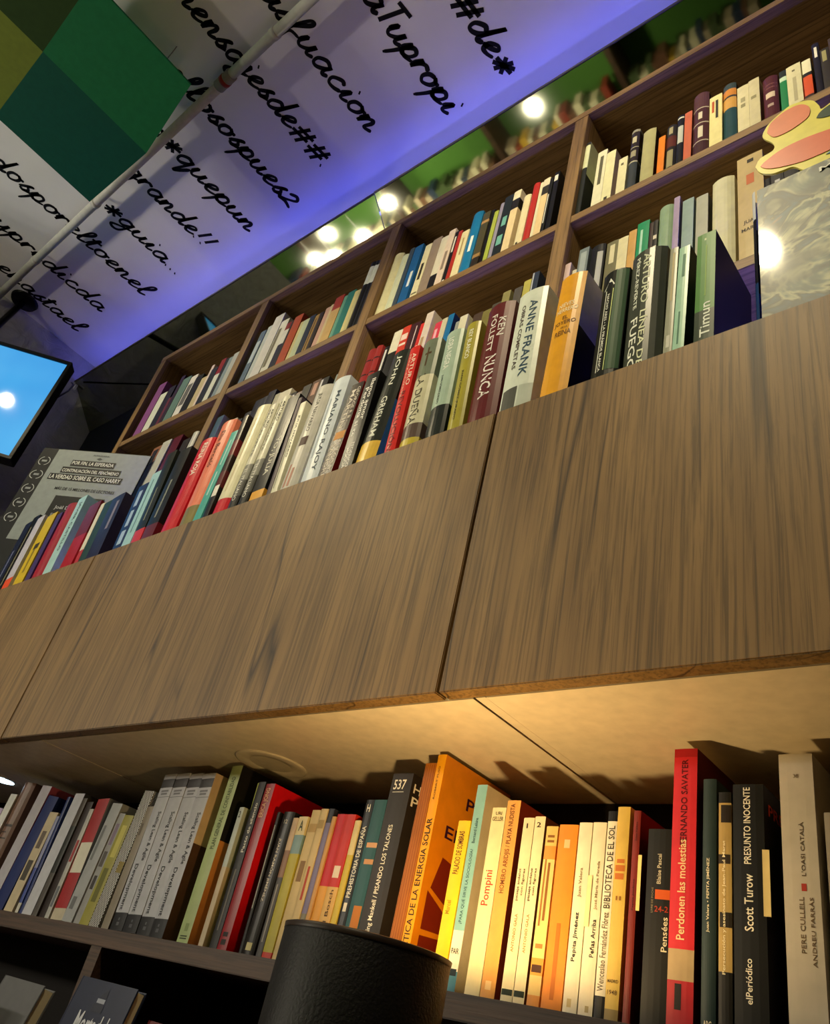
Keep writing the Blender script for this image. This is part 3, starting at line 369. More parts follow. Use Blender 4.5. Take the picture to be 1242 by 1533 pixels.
 (-502.3, 18.9, 224.0, 0.0, '#2f3338', 'leather', 'dark grey leather volume with silver bands', {'hard': 1, 'rnd': 0.2, 'z': [(0, 0.46, '#3a4045'), (0.46, 0.48, '#b3b09a'), (0.48, 0.7, '#2b2425'), (0.7, 0.71, '#b3b09a'), (0.71, 0.96, '#2b2425'), (0.96, 1, '#8f8c80')], 'P': [(0.55, 0.65, 0.2, 0.8, '#8f8a74'), (0.78, 0.88, 0.25, 0.75, '#b3ad94')]}),
 (-472.4, 27.3, 189.3, 0.0, '#a8a478', 'moss cream', 'tall moss cream hardback with marbled spine', {'hard': 1, 'rnd': 0.12, 'side': '#3a2c26'}),
 (-436.3, 13.6, 135.9, 0.0, '#d97a1c', 'orange', 'orange paperback', {}),
 (-422.1, 20.3, 162.0, 0.0, '#2c2420', 'tooled', 'dark tooled leather volume with brown label', {'hard': 1, 'rnd': 0.2, 'z': [(0, 0.52, '#23211d'), (0.52, 0.75, '#5a2c22'), (0.75, 1, '#2a2822')], 'P': [(0.1, 0.45, 0.2, 0.8, '#8f8868'), (0.8, 0.95, 0.3, 0.7, '#9a9378')]}),
 (-401.2, 16.1, 181.9, 0.0, '#191a1d', 'black', 'black volume with a silver oval label', {'hard': 1, 'rnd': 0.2, 'P': [(0.45, 0.78, 0.2, 0.85, '#b3b8b4'), (0.93, 0.96, 0.1, 0.9, '#c9ccc4')]}),
 (-384.5, 14.7, 177.5, 0.0, '#bd6248', 'terracotta', 'terracotta hardback', {'side': '#9a4a3a'}),
 (-368.8, 30.4, 223.2, 0.0, '#4a2c2e', 'burgundy', 'thick burgundy leather volume with pale bands', {'hard': 1, 'rnd': 0.2, 'z': [(0, 0.22, '#432a2b'), (0.22, 0.235, '#b3aa9a'), (0.235, 0.5, '#4a2c2e'), (0.5, 0.515, '#b3aa9a'), (0.515, 0.74, '#4a2c2e'), (0.74, 0.755, '#b3aa9a'), (0.755, 1, '#543639')], 'P': [(0.28, 0.45, 0.4, 0.7, '#c9c2b0'), (0.57, 0.68, 0.4, 0.65, '#c9c2b0')]}),
 (-334.8, 23.8, 181.6, 0.0, '#ddd49a', 'pale yellow', 'pale yellow paperback with dark and red lettering', {'P': [(0.55, 0.9, 0.5, 0.7, '#33302a'), (0.68, 0.9, 0.2, 0.38, '#b0502c')]}),
 (-310.3, 24.0, 203.9, 0.0, '#2c4a50', 'teal', 'teal hardback with an orange top', {'hard': 1, 'rnd': 0.18, 'z': [(0, 0.56, '#2c4a50'), (0.56, 0.75, '#c99a52'), (0.75, 0.78, '#2c3438'), (0.78, 0.9, '#c9843c'), (0.9, 1, '#3a484a')]}),
 (-283.5, 20.6, 170.4, 0.0, '#cfc7a3', 'buff', 'buff paperback with faint lettering', {'P': [(0.55, 0.62, 0.3, 0.7, '#8a8468'), (0.66, 0.75, 0.3, 0.7, '#9a9478')]}),
 (-262.3, 19.0, 172.6, 0.0, '#c3bb9a', 'oat', 'oat coloured paperback', {'P': [(0.6, 0.66, 0.2, 0.7, '#8a8468')]}),
 (-237.7, 25.8, 148.5, 0.0, '#50262a', 'wine', 'wine red leather volume with ribs', {'hard': 1, 'rnd': 0.2, 'P': [(0.5, 0.62, 0.2, 0.8, '#c9b8a3'), (0.3, 0.36, 0.3, 0.7, '#a8948a'), (0.72, 0.74, 0.05, 0.95, '#7d5252'), (0.8, 0.82, 0.05, 0.95, '#7d5252')]}),
 (-207.9, 11.6, 145.1, 0.0, '#1f7a4a', 'green', 'green paperback with a black top', {'z': [(0, 0.75, '#1f7a4a'), (0.75, 0.85, '#b9d3bd'), (0.85, 1, '#1f2a2a')]}),
 (-195.7, 24.0, 144.9, 0.0, '#cfcaa8', 'bone', 'bone coloured hardback with grey lettering', {'P': [(0.15, 0.7, 0.4, 0.65, '#a8a284'), (0.84, 0.88, 0.4, 0.6, '#6a6650')]}),
 (-169.5, 14.3, 139.1, 0.0, '#ddd8bb', 'white topped', 'white topped paperback with an orange scene', {'z': [(0, 0.15, '#33211c'), (0.15, 0.6, '#c9502c'), (0.6, 0.68, '#1c1a18'), (0.68, 1, '#ddd8bb')]}),
 (-151.1, 11.7, 180.8, 0.0, '#1b1a1e', 'black', 'black hardback with a white emblem', {'hard': 1, 'rnd': 0.15, 'P': [(0.72, 0.92, 0.3, 0.7, '#d8d5cc')]}),
 (-138.8, 14.1, 144.8, 0.0, '#2c2824', 'dark', 'dark brown volume with gilt lettering', {'P': [(0.7, 0.95, 0.2, 0.7, '#8f8a60')]}),
 (-124.0, 19.0, 168.3, 0.0, '#3a2e2e', 'dusky', 'dusky brown hardback', {}),
],
'C1': [
 (-2031.6, 43.0, 243.5, 0.0, '#8a5a3c', 'orange brown', 'orange brown patterned hardback', {'P': [(0.7, 0.95, 0.2, 0.8, '#1f1a1c')]}),
 (-1988.0, 45.4, 251.8, 0.0, '#b3b3a8', 'pale grey', 'pale grey paperback', {}),
 (-1931.7, 45.4, 249.8, 0.0, '#5a1c2a', 'crimson', 'crimson hardback', {'hard': 1}),
 (-1862.4, 35.4, 214.3, 0.0, '#2a2426', 'dark', 'dark paperback', {}),
 (-1826.5, 29.4, 229.0, 0.0, '#b9bab3', 'grey white', 'grey white hardback', {'hard': 1, 'rnd': 0.15}),
],
'C2': [
 (-1718.2, 29.4, 245.7, 0.0, '#7d8480', 'grey', 'tall grey boxed volume with a blue spine', {'side': '#8f8c80', 'z': [(0, 1, '#3f5a70')]}),
 (-1646.9, 33.7, 207.9, 0.0, '#c9c3ae', 'cream', 'thin cream paperback', {}),
 (-1612.6, 29.9, 192.1, 0.0, '#1c1b1e', 'black', 'black hardback', {'P': [(0.8, 0.9, 0.2, 0.8, '#6a6864')]}),
 (-1582.1, 26.7, 209.0, 0.0, '#26252c', 'charcoal', 'charcoal paperback', {}),
 (-1554.8, 32.3, 242.4, 0.0, '#22242f', 'navy', 'dark navy hardback', {'hard': 1}),
 (-1521.9, 19.6, 242.2, 0.0, '#262a38', 'ink', 'ink blue hardback', {}),
 (-1501.7, 30.3, 250.6, 0.0, '#1d1f2c', 'midnight', 'midnight blue hardback', {}),
 (-1470.8, 22.6, 230.2, 0.0, '#a8a690', 'beige', 'beige paperback', {}),
 (-1447.6, 45.4, 225.0, 0.0, '#cfcab0', 'ivory', 'ivory paperback', {}),
 (-1395.8, 22.6, 200.5, 0.0, '#23211f', 'black', 'black paperback with white marks', {'P': [(0.85, 0.95, 0.2, 0.8, '#c9c6bc')]}),
 (-1372.6, 22.8, 192.9, 0.0, '#8f8078', 'dusty pink', 'dusty pink paperback', {}),
 (-1349.2, 29.3, 204.3, 0.0, '#4f4d46', 'olive grey', 'olive grey hardback', {'hard': 1}),
 (-1319.0, 30.0, 209.4, 0.0, '#5a4538', 'photo', 'brown paperback with a photo spine', {'P': [(0.75, 0.95, 0.3, 0.8, '#b08a78')]}),
 (-1288.4, 29.5, 204.0, 0.0, '#1e1d1e', 'black', 'black paperback with white stripes', {'P': [(0.7, 0.98, 0.1, 0.35, '#c9c8c2')]}),
 (-1231.8, 15.1, 194.1, 0.0, '#7d8a84', 'sea grey', 'sea grey paperback', {}),
],
'C3': [
 (-1142.1, 24.6, 232.5, 0.0, '#8f2c2c', 'red', 'red hardback with black bands', {'hard': 1, 'rnd': 0.15, 'P': [(0.62, 0.64, 0, 1, '#2a1414'), (0.82, 0.84, 0, 1, '#2a1414')]}),
 (-1116.9, 20.3, 233.5, 0.0, '#96302e', 'brick', 'brick red hardback with black bands', {'hard': 1, 'rnd': 0.15, 'P': [(0.62, 0.64, 0, 1, '#2a1414'), (0.82, 0.84, 0, 1, '#2a1414')]}),
 (-1080.6, 14.7, 210.9, 0.0, '#151416', 'black', 'black paperback with white script', {'P': [(0.6, 0.95, 0.3, 0.7, '#cfccc4')]}),
 (-1065.3, 26.3, 254.3, 0.0, '#d3d0b8', 'cream', 'cream paperback with a black corner', {'z': [(0, 0.72, '#1a191a'), (0.72, 1, '#d6d2ba')]}),
 (-1038.4, 23.9, 255.9, 0.0, '#c23c2a', 'orange red', 'orange red paperback with white stripes', {'P': [(0.75, 0.78, 0.1, 0.9, '#e3d3c4'), (0.82, 0.9, 0.1, 0.9, '#dfc9b8')]}),
 (-1013.9, 29.7, 254.0, 0.0, '#3a1a20', 'dark maroon', 'dark maroon paperback', {'P': [(0.6, 0.95, 0.6, 0.7, '#c9b8b4')]}),
 (-983.6, 11.6, 240.0, 0.0, '#c4302a', 'red', 'red paperback', {'P': [(0.6, 0.7, 0.2, 0.8, '#dfb8a8')]}),
 (-971.4, 20.5, 266.7, 0.0, '#cfc2b4', 'lilac cream', 'lilac cream boxed volume', {'side': '#cfc2b4', 'P': [(0.5, 0.7, 0.2, 0.6, '#a88a6a')]}),
 (-935.7, 19.2, 216.4, 0.0, '#c93a50', 'pink red', 'pink red paperback', {'P': [(0.6, 0.9, 0.2, 0.6, '#e3a8b0')]}),
 (-915.9, 14.5, 218.6, 0.0, '#c4bfa0', 'beige', 'beige paperback', {}),
 (-900.8, 15.7, 224.1, 0.0, '#1c6a9c', 'blue', 'blue hardback with a dark blue cover', {'side': '#1c2c60'}),
 (-871.7, 9.1, 184.1, 0.0, '#8f958f', 'grey', 'grey paperback', {}),
 (-862.0, 20.3, 195.5, 0.0, '#d0ccae', 'ivory', 'ivory boxed paperback', {}),
 (-826.7, 23.7, 184.4, 0.0, '#4a3a30', 'brown', 'brown paperback', {}),
 (-802.3, 21.0, 181.1, 0.0, '#77703c', 'olive', 'olive paperback', {}),
 (-780.7, 23.3, 189.5, 0.0, '#4f4a3c', 'drab', 'drab brown paperback', {}),
 (-756.7, 18.8, 210.7, 0.0, '#8a8454', 'olive yellow', 'olive yellow paperback', {}),
 (-728.5, 18.8, 206.4, 0.0, '#54504a', 'grey brown', 'grey brown paperback', {}),
 (-709.1, 17.3, 219.5, 0.0, '#b3ac58', 'yellow green', 'yellow green paperback with white lettering', {}),
 (-689.8, 16.5, 230.4, 0.0, '#2c3648', 'dark blue', 'dark blue paperback with a pale edge', {'P': [(0.5, 1, 0.1, 0.3, '#b3b8bc')]}),
],
'C4': [
 (-612.5, 12.3, 208.3, 0.0, '#d0b8b4', 'pinkish', 'pinkish white paperback', {}),
 (-595.0, 8.9, 181.0, 0.0, '#cfc9b0', 'cream', 'thin cream paperback', {}),
 (-585.5, 20.9, 236.1, 0.0, '#6f7c80', 'grey', 'grey paperback with mottled spine', {'P': [(0.5, 0.95, 0.2, 0.8, '#9aa6a8')]}),
 (-560.0, 30.0, 224.3, 0.0, '#1f2022', 'black', 'black and silver hardback', {'hard': 1, 'rnd': 0.15, 'P': [(0.4, 0.9, 0.55, 0.9, '#a8aaa3')]}),
 (-526.1, 24.3, 217.4, 0.0, '#6f6c50', 'khaki', 'khaki paperback with cream numbers', {'P': [(0.7, 0.95, 0.3, 0.7, '#cfc9a3')]}),
 (-501.2, 19.5, 210.3, 0.0, '#d6cfa3', 'straw', 'straw coloured paperback', {}),
 (-481.0, 15.4, 218.2, 0.0, '#c49a58', 'tan', 'tan paperback', {}),
 (-465.1, 22.9, 230.9, 0.0, '#1f8a5c', 'emerald', 'emerald green paperback with white line', {'P': [(0.6, 0.9, 0.3, 0.5, '#a8d3bc')]}),
 (-441.6, 7.0, 217.9, 0.0, '#3a2c28', 'dark brown', 'thin dark brown paperback', {}),
 (-434.0, 8.1, 218.3, 0.0, '#2a2824', 'striped', 'dark paperback with cream bars', {'P': [(0.6, 0.66, 0.1, 0.9, '#d0c9b0'), (0.75, 0.8, 0.1, 0.9, '#d0c9b0')]}),
 (-425.3, 28.0, 248.0, 0.0, '#8aa384', 'sage', 'sage green hardback with rounded spine', {'hard': 1, 'rnd': 0.2}),
 (-396.7, 10.6, 257.6, 0.0, '#a08fae', 'lilac', 'thin lilac paperback', {}),
 (-381.3, 20.0, 238.6, 0.0, '#8aa09c', 'grey green', 'grey green paperback', {}),
 (-357.0, 20.7, 231.7, 0.0, '#a8aa98', 'pale grey', 'pale grey hardback with photo cover', {'side': '#4a4840'}),
 (-330.1, 37.5, 254.2, 0.0, '#cdcaa8', 'cream', 'thick cream hardback with rounded spine', {'hard': 1, 'rnd': 0.15}),
 (-285.2, 41.9, 280.6, 0.0, '#bda878', 'tan', 'tall tan hardback with red lettering', {'hard': 1, 'T': [('JUAN', 'h', 0.32, 0.36, 0.2, 0.75, '#3c3226'), ('MARSÉ', 'h', 0.26, 0.3, 0.12, 0.8, '#3c3226')], 'P': [(0.7, 0.8, 0.35, 0.65, '#b8643c'), (0.92, 0.955, 0.4, 0.65, '#2a241c')]}),
 (-242.7, 10.0, 190.6, 0.0, '#1c1a1c', 'black', 'black hardback behind large comic', {'hard': 1}),
 (-232.1, 19.2, 193.2, 0.0, '#26262a', 'charcoal', 'charcoal paperback with white lettering', {'P': [(0.6, 0.9, 0.3, 0.7, '#bdbcb8')]}),
 (-212.2, 21.8, 195.5, 0.0, '#17171a', 'pitch dark', 'pitch dark hardback', {}),
],
}
# ------------------------------------------------------------------ shared materials
OAK_DOOR = wood('oak_door', 2, '#6c5230', '#8c6e44', True)
OAK_X = wood('oak_shelf_lengthwise', 0, '#6e5434', '#96774c', False)
OAK_Z = wood('oak_upright', 2, '#6e5434', '#96774c', False)
DARK_BACK = wood('dark_back_panel', 2, '#4a3726', '#604832', False)
BOARD = wood('bookcase_board', 0, '#6e5434', '#96774c', False)
BOARD_Z = wood('bookcase_side', 2, '#6e5434', '#96774c', False)
WALNUT = wood('dark_walnut', 0, '#3a281c', '#4e3728', False)
CREAM = mat('#d9cbb2', .38)
WHITE_PAINT = mat('#d9d9d8', .55)
BLACK = mat('#101012', .35)
PAGES = mat('#e4d8b6', .8, 'pages')
ZC = 3.62            # ceiling height

# ------------------------------------------------------------------ room shell
m, nt, b = nodes('ceiling_paint'); c0 = lin('#eaeae8')
f = noise(nt, coords(nt), 3.5, 4)
nt.links.new(mix(nt, ramp(nt, f, [(.35, 0.0), (.7, 1.0)]), c0, scale_c(c0, .9)), b.inputs['Base Color']); b.inputs['Roughness'].default_value = .6
ceiling = struct(box('ceiling', (-6.5, -3.9, ZC), (2.5, .5, ZC + .08), m))
m, nt, b = nodes('floor_boards')
nt.links.new(ramp(nt, noise(nt, coords(nt, (1, 8, 1)), 2.2, 4), [(.3, lin('#2d241d')), (.7, lin('#46382c'))]), b.inputs['Base Color']); b.inputs['Roughness'].default_value = .35
floor = struct(box('floor', (-6.5, -3.9, -.08), (2.5, .5, 0), m))
m, nt, b = nodes('rough_plaster'); c0 = lin('#b7b6b4')
pl = noise(nt, coords(nt), 14, 6, 1.5)
nt.links.new(mix(nt, ramp(nt, pl, [(.3, 0.0), (.7, 1.0)]), c0, scale_c(c0, .78)), b.inputs['Base Color']); b.inputs['Roughness'].default_value = .8
bp = nt.nodes.new('ShaderNodeBump'); bp.inputs['Strength'].default_value = .8; bp.inputs['Distance'].default_value = .012
nt.links.new(pl, bp.inputs['Height']); nt.links.new(bp.outputs[0], b.inputs['Normal'])
PLASTER = m
struct(box('wall_left', (-3.2, -1.3, 0), (-3.07, .419, ZC), PLASTER))
struct(box('wall_back', (-6.5, .42, 0), (2.5, .5, ZC), mat('#23242c', .7)))
struct(box('wall_opposite', (-6.5, -3.9, 0), (2.5, -3.8, ZC), mat('#4f7f34', .6)))
struct(box('wall_end', (-6.6, -3.9, 0), (-6.5, .5, ZC), mat('#5a5348', .7)))
struct(box('wall_right', (2.5, -3.9, 0), (2.6, .5, ZC), mat('#4a463f', .7)))
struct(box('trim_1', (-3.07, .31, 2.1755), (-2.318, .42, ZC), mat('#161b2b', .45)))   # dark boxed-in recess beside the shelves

# ------------------------------------------------------------------ ceiling handwriting: a pen alphabet of stroke paths
PEN = {
 'a': (1.25, [[(.9,.85),(.5,1),(.14,.6),(.2,.1),(.5,.03),(.85,.5),(.95,.95),(.88,.3),(1.02,.02),(1.25,.25)]]),
 'b': (1.1, [[(0,.2),(.4,1.5),(.35,2),(.15,1.6),(.12,.2),(.4,0),(.75,.35),(.55,.8),(.3,.6),(1.1,.5)]]),
 'c': (1.05, [[(.85,.8),(.55,1),(.15,.55),(.3,.05),(.7,.05),(1.05,.3)]]),
 'd': (1.3, [[(.85,.8),(.5,1),(.12,.55),(.2,.06),(.52,.06),(.85,.6),(1.1,2.1),(.92,.4),(1.02,.02),(1.3,.25)]]),
 'e': (1.0, [[(0,.25),(.45,.5),(.72,.85),(.48,1.02),(.18,.6),(.3,.06),(.65,.05),(1.0,.28)]]),
 'f': (.9, [[(0,.2),(.55,1.6),(.5,2.05),(.28,1.6),(.1,-.9),(.32,-.95),(.32,.1),(.9,.3)]]),
 'g': (1.25, [[(.9,.85),(.5,1),(.14,.6),(.22,.15),(.55,.1),(.85,.55),(.95,.95),(.8,-.7),(.4,-1.05),(.1,-.75),(.6,-.2),(1.25,.25)]]),
 'h': (1.15, [[(0,.2),(.38,1.3),(.45,2),(.22,1.7),(.12,0),(.3,.65),(.6,1),(.8,.8),(.76,.12),(.9,.02),(1.15,.25)]]),
 'i': (.7, [[(0,.25),(.28,.95),(.22,.15),(.4,.02),(.7,.25)], [(.42,1.5),(.5,1.56)]]),
 'j': (.7, [[(0,.25),(.32,.95),(.2,-.7),(-.15,-1.05),(-.4,-.75),(.1,-.2),(.7,.25)], [(.42,1.5),(.5,1.56)]]),
 'l': (.75, [[(0,.2),(.5,1.5),(.48,2.05),(.25,1.7),(.18,.2),(.38,0),(.75,.25)]]),
 'm': (1.55, [[(0,.25),(.16,.95),(.1,0),(.3,.7),(.5,.98),(.62,.7),(.56,.02),(.78,.7),(1.0,.98),(1.12,.7),(1.06,.1),(1.2,.02),(1.55,.25)]]),
 'n': (1.1, [[(0,.25),(.16,.95),(.1,0),(.3,.7),(.52,.98),(.66,.7),(.62,.1),(.76,.02),(1.1,.25)]]),
 'o': (1.05, [[(.55,1),(.18,.8),(.1,.3),(.4,0),(.75,.3),(.78,.75),(.5,1.02),(.72,.82),(1.05,.8)]]),
 'p': (1.1, [[(0,.25),(.24,.98),(.1,-.2),(-.12,-1.15)], [(.12,.2),(.42,.95),(.78,.8),(.74,.25),(.42,.02),(.22,.15),(.6,.0),(1.1,.25)]]),
 'q': (1.25, [[(.9,.85),(.5,1),(.14,.6),(.2,.1),(.5,.05),(.85,.5),(.95,.95),(.75,-1.05),(.95,-.8),(1.25,.2)]]),
 'r': (.85, [[(0,.25),(.2,.98),(.12,.0),(.26,.65),(.5,.95),(.85,.8)]]),
 's': (.85, [[(0,.15),(.45,.9),(.62,1.05),(.4,.75),(.62,.35),(.4,0),(.1,.12)], [(.4,0),(.85,.25)]]),
 't': (.75, [[(0,.2),(.36,1.75),(.22,.2),(.4,0),(.75,.25)], [(-.05,1.25),(.7,1.38)]]),
 'T': (.9, [[(.4,1.9),(.3,0)], [(-.1,1.95),(.9,2.05)]]),
 'u': (1.2, [[(0,.3),(.16,.95),(.1,.25),(.35,.0),(.7,.4),(.82,.95),(.78,.2),(.92,.02),(1.2,.25)]]),
 'y': (1.2, [[(0,.3),(.16,.95),(.1,.3),(.35,.05),(.7,.4),(.85,.95),(.7,-.7),(.3,-1.05),(.05,-.7),(.6,-.2),(1.2,.25)]]),
 '2': (1.1, [[(.1,1.0),(.5,1.35),(.8,1.0),(.4,.4),(0,.0),(.5,.12),(1.1,-.1)]]),
 '#': (1.5, [[(.3,-.3),(.6,1.5)], [(.85,-.3),(1.15,1.5)], [(0,.35),(1.3,.5)], [(.1,.85),(1.4,1.0)]]),
 '*': (1.3, [[(.6,-.1),(.7,1.3)], [(.05,.5),(1.25,.75)], [(.2,.1),(1.1,1.15)], [(.25,1.1),(1.05,.1)]]),
 '!': (.7, [[(.25,.5),(.5,1.9)], [(.12,0),(.18,.08)]]),
 '.': (.45, [[(.12,0),(.2,.06)]]),
 ' ': (.8, []),
}
def catmull(p, n=10):
    if len(p) < 3: return p
    q = [p[0]] + list(p) + [p[-1]]; out = []
    for i in range(1, len(q) - 2):
        for k in range(n):
            t = k / n; a, b_, c_, d = q[i-1], q[i], q[i+1], q[i+2]
            out.append(tuple(.5 * (2*b_[j] + (c_[j]-a[j])*t + (2*a[j]-5*b_[j]+4*c_[j]-d[j])*t*t + (3*b_[j]-a[j]-3*c_[j]+d[j])*t**3) for j in (0, 1)))
    out.append(p[-1]); return out
INK = mat('#0c0c10', .6, 'print')
def handwriting(s, x0, y0, y1, xh, pen=.0052, skew=.18):
    """a line of script on the ceiling: reads along +y, letter tops towards +x"""
    wsum = sum(PEN[ch][0] for ch in s); k = (y1 - y0) / wsum; cur = 0; v, f = [], []
    for ch in s:
        wd, strokes = PEN[ch]
        for st in strokes:
            pts = catmull([((cur + x + y * skew) * k, y * xh) for x, y in st])
            n = len(pts); base = len(v)
            for i, (a, h) in enumerate(pts):
                p, q = pts[max(i-1, 0)], pts[min(i+1, n-1)]
                dx, dy = q[0]-p[0], q[1]-p[1]; L = math.hypot(dx, dy) or 1
                hw = pen * (.42 + .07 * math.sin(i * .17)) * (1 if n < 4 else min(1, .55 + .15 * min(i, n - 1 - i)))
                for sg in (1, -1):
                    la, lh = a - dy / L * hw * sg, h + dx / L * hw * sg
                    v.append((x0 + lh, y0 + la, ZC - .0006))
            for i in range(n - 1): f.append((base+2*i, base+2*i+1, base+2*i+3, base+2*i+2))
        cur += wd
    me = bpy.data.meshes.new('lettering'); me.from_pydata(v, [], f); me.materials.append(INK)
    o = bpy.data.objects.new('lettering', me); C.objects.link(o); o.parent = ceiling
    o.location = -Vector(ceiling.location); return o
KX = (ZC - 1.45) / (3.494 - 1.45)
def hw(s, x, y0, y1, xh, pen=.0085): handwriting(s, x * KX, (y0 + .6) * KX - .6, (y1 + .6) * KX - .6, xh, pen)
hw('#de*', -.822, -.14, .075, 0.037, 0.0143)
hw('epaTupropi', -1.0, -.36, .075, 0.037, 0.0137)
hw('tasfuacion', -1.215, -.46, .0, 0.037, 0.0130)
hw('mensajesde##.', -1.405, -.56, .01, 0.037, 0.0130)
hw('ellosospues2', -1.59, -.44, .05, 0.037, 0.0130)
hw('lo*quepun', -1.78, -.40, .04, 0.037, 0.0130)
hw('lagrande!!', -1.965, -.41, .005, 0.037, 0.0123)
hw('..*guia...', -2.155, -.33, .03, 0.037, 0.0123)
hw('dosporeltoenel', -2.352, -.60, .02, 0.039, 0.0123)
hw('cypredicda', -2.585, -.52, -.02, 0.039, 0.0123)
hw('quehastael', -2.775, -.47, -.01, 0.039, 0.0123)

# ------------------------------------------------------------------ pipe along the ceiling
pr = thing('ceiling_pipe', 'white conduit pipe running along the ceiling across the handwriting', 'pipe', (-1.6, -.33, ZC))
PIPE = mat('#c9c9c4', .4)
def pipe_y(x): return -.3235 + (-1.146 - x) * .0273
def rel(pts, o): return [tuple(Vector(p) - Vector(o.location)) for p in pts]
pz = ZC - .045
tube('pipe_run', rel([(x, pipe_y(x), pz) for x in (-3.06, -1.535)], pr), .0145, PIPE, pr, 16)
tube('pipe_run', rel([(x, pipe_y(x), pz) for x in (-1.5, 0.6)], pr), .0145, PIPE, pr, 16)
tube('coupling', rel([(x, pipe_y(x), pz) for x in (-1.55, -1.488)], pr), .018, mat('#8a8780', .35), pr, 16)
tube('red_band', rel([(x, pipe_y(x), pz) for x in (-1.526, -1.512)], pr), .0188, mat('#8e2a26', .4), pr, 16)
for x in (-2.7, -2.25, -1.3, -.7):
    tube('pipe_clip', rel([(x, pipe_y(x), pz), (x, pipe_y(x), ZC)], pr), .006, PIPE, pr, 8)
    tube('pipe_clip', rel([(x - .008, pipe_y(x), pz), (x + .008, pipe_y(x), pz)], pr), .0168, PIPE, pr, 16)

# ------------------------------------------------------------------ folded green board hanging under the ceiling
gp = thing('hanging_panel', 'folded four-tone green and olive board hung below the handwritten ceiling', 'ceiling panel', (-1.75, -.65, 3.36))
edge = [(-1.494, -.381, 3.41), (-1.754, -.333, 3.385), (-2.09, -.331, 3.41)]
mid = [(-1.503, -.685, 3.41), (-1.761, -.667, 3.385), (-2.092, -.655, 3.41)]
far = [(-1.512, -1.0, 3.41), (-1.768, -1.0, 3.385), (-2.094, -.99, 3.41)]
def slab(name, q, hexcol, th=.006):
    v = [Vector(p) - Vector(gp.location) for p in q]; v = v + [p + Vector((0, 0, th)) for p in v]
    return link(name, [tuple(p) for p in v], [(0,1,2,3), (4,5,6,7), (0,1,5,4), (1,2,6,5), (2,3,7,6), (3,0,4,7)], mat(hexcol, .7), gp)
slab('tile', (edge[0], edge[1], mid[1], mid[0]), '#227a4c')
slab('tile', (edge[1], edge[2], mid[2], mid[1]), '#0f5240')
slab('tile', (mid[0], mid[1], far[1], far[0]), '#2f4a20')
slab('tile', (mid[1], mid[2], far[2], far[1]), '#6f7f2c')
for p in ((-1.6, -.45), (-2.0, -.45), (-1.6, -.9), (-2.0, -.9)):
    tube('hanger_wire', rel([(p[0], p[1], 3.41), (p[0], p[1], ZC)], gp), .0015, mat('#9a9a98', .3), gp, 6)

# ------------------------------------------------------------------ wall cabinets with flap doors
ZB, ZT = 1.773, 2.175
seams = [-3.065, -2.58, -1.56, -.539, .482]
cabn = ['end', 'left', 'middle', 'right']
clab = ['narrow oak wall cabinet against the plaster wall', 'wide oak wall cabinet below the grey display board', 'wide oak wall cabinet with knots, hung over the black lamp', 'wide oak wall cabinet below the large picture book']
for i in range(4):
    x0, x1 = seams[i] + .002, seams[i+1] - .002
    cb = thing('wall_cabinet', clab[i], 'cabinet', ((x0 + x1) / 2, .2, ZB))
    box('door', (x0, 0, ZB), (x1, .02, ZT), OAK_DOOR, cb, .0012)
    a = x0 + (.0465 if i == 3 else .13 if i == 2 else .02); bx = x1 - .02 if i != 2 else -.507
    if i == 1: bx = -1.4435
    box('side_panel', (a - .0135 if i else x0, .022, ZB + .0005), (a - .001, .415, ZT - .002), CREAM, cb)
    box('bottom_panel', (a, .022, ZB), (bx, .415, ZB + .018), CREAM, cb)
    box('top_panel', (x0, .022, ZT - .02), (x1, .415, ZT), WALNUT, cb)
    box('back_panel', (x0, .405, ZB + .019), (x1, .415, ZT - .021), WALNUT, cb)

# recessed lights in the cabinet underside
def puck(x, y, lit, label):
    t = thing('recessed_light', label, 'recessed light', (x, y, ZB))
    lathe('trim_ring', [(.056, 0), (.056, -.0015), (.053, -.0024), (.034, -.0012), (.033, -.0006)], CREAM, t)
    lathe('lens', [(.0001, -.0012), (.033, -.0012)], emit('lit_lens', (.55, .8, 1.0), 6.0) if lit else mat('#cfc2a8', .3), t)
    return t
puck(-.985, .165, False, 'unlit round recessed light in the cream cabinet underside')
puck(-1.935, .185, True, 'lit bluish recessed light in the cabinet underside')

# ------------------------------------------------------------------ lower open shelves and counter
ls = thing('open_shelf', 'dark wooden open shelf under the wall cabinets, holding worn paperbacks', 'shelf', (-1.2, .24, 1.22))
box('shelf_board', (-3.065, .13, 1.4945), (.6, .335, 1.518), WALNUT, ls, .001)
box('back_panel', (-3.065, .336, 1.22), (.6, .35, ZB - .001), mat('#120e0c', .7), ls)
for x in (-2.35, -1.205, -.02):
    box('upright', (x - .014, .132, 1.2205), (x + .014, .335, 1.4943), WALNUT, ls)
ct = thing('counter', 'dark counter below the open shelf carrying the small black lamp', 'counter', (-1.2, .1, 0))
box('counter_top', (-3.065, -.17, 1.19), (.6, .415, 1.22), WALNUT, ct, .002)
for i in range(4):
    x0 = -3.065 + i * .916
    box('front_panel', (x0 + .003, -.14, .1), (x0 + .913, -.12, 1.188), WALNUT, ct)
box('plinth', (-3.065, -.1, 0), (.6, .4, .098), BLACK, ct)

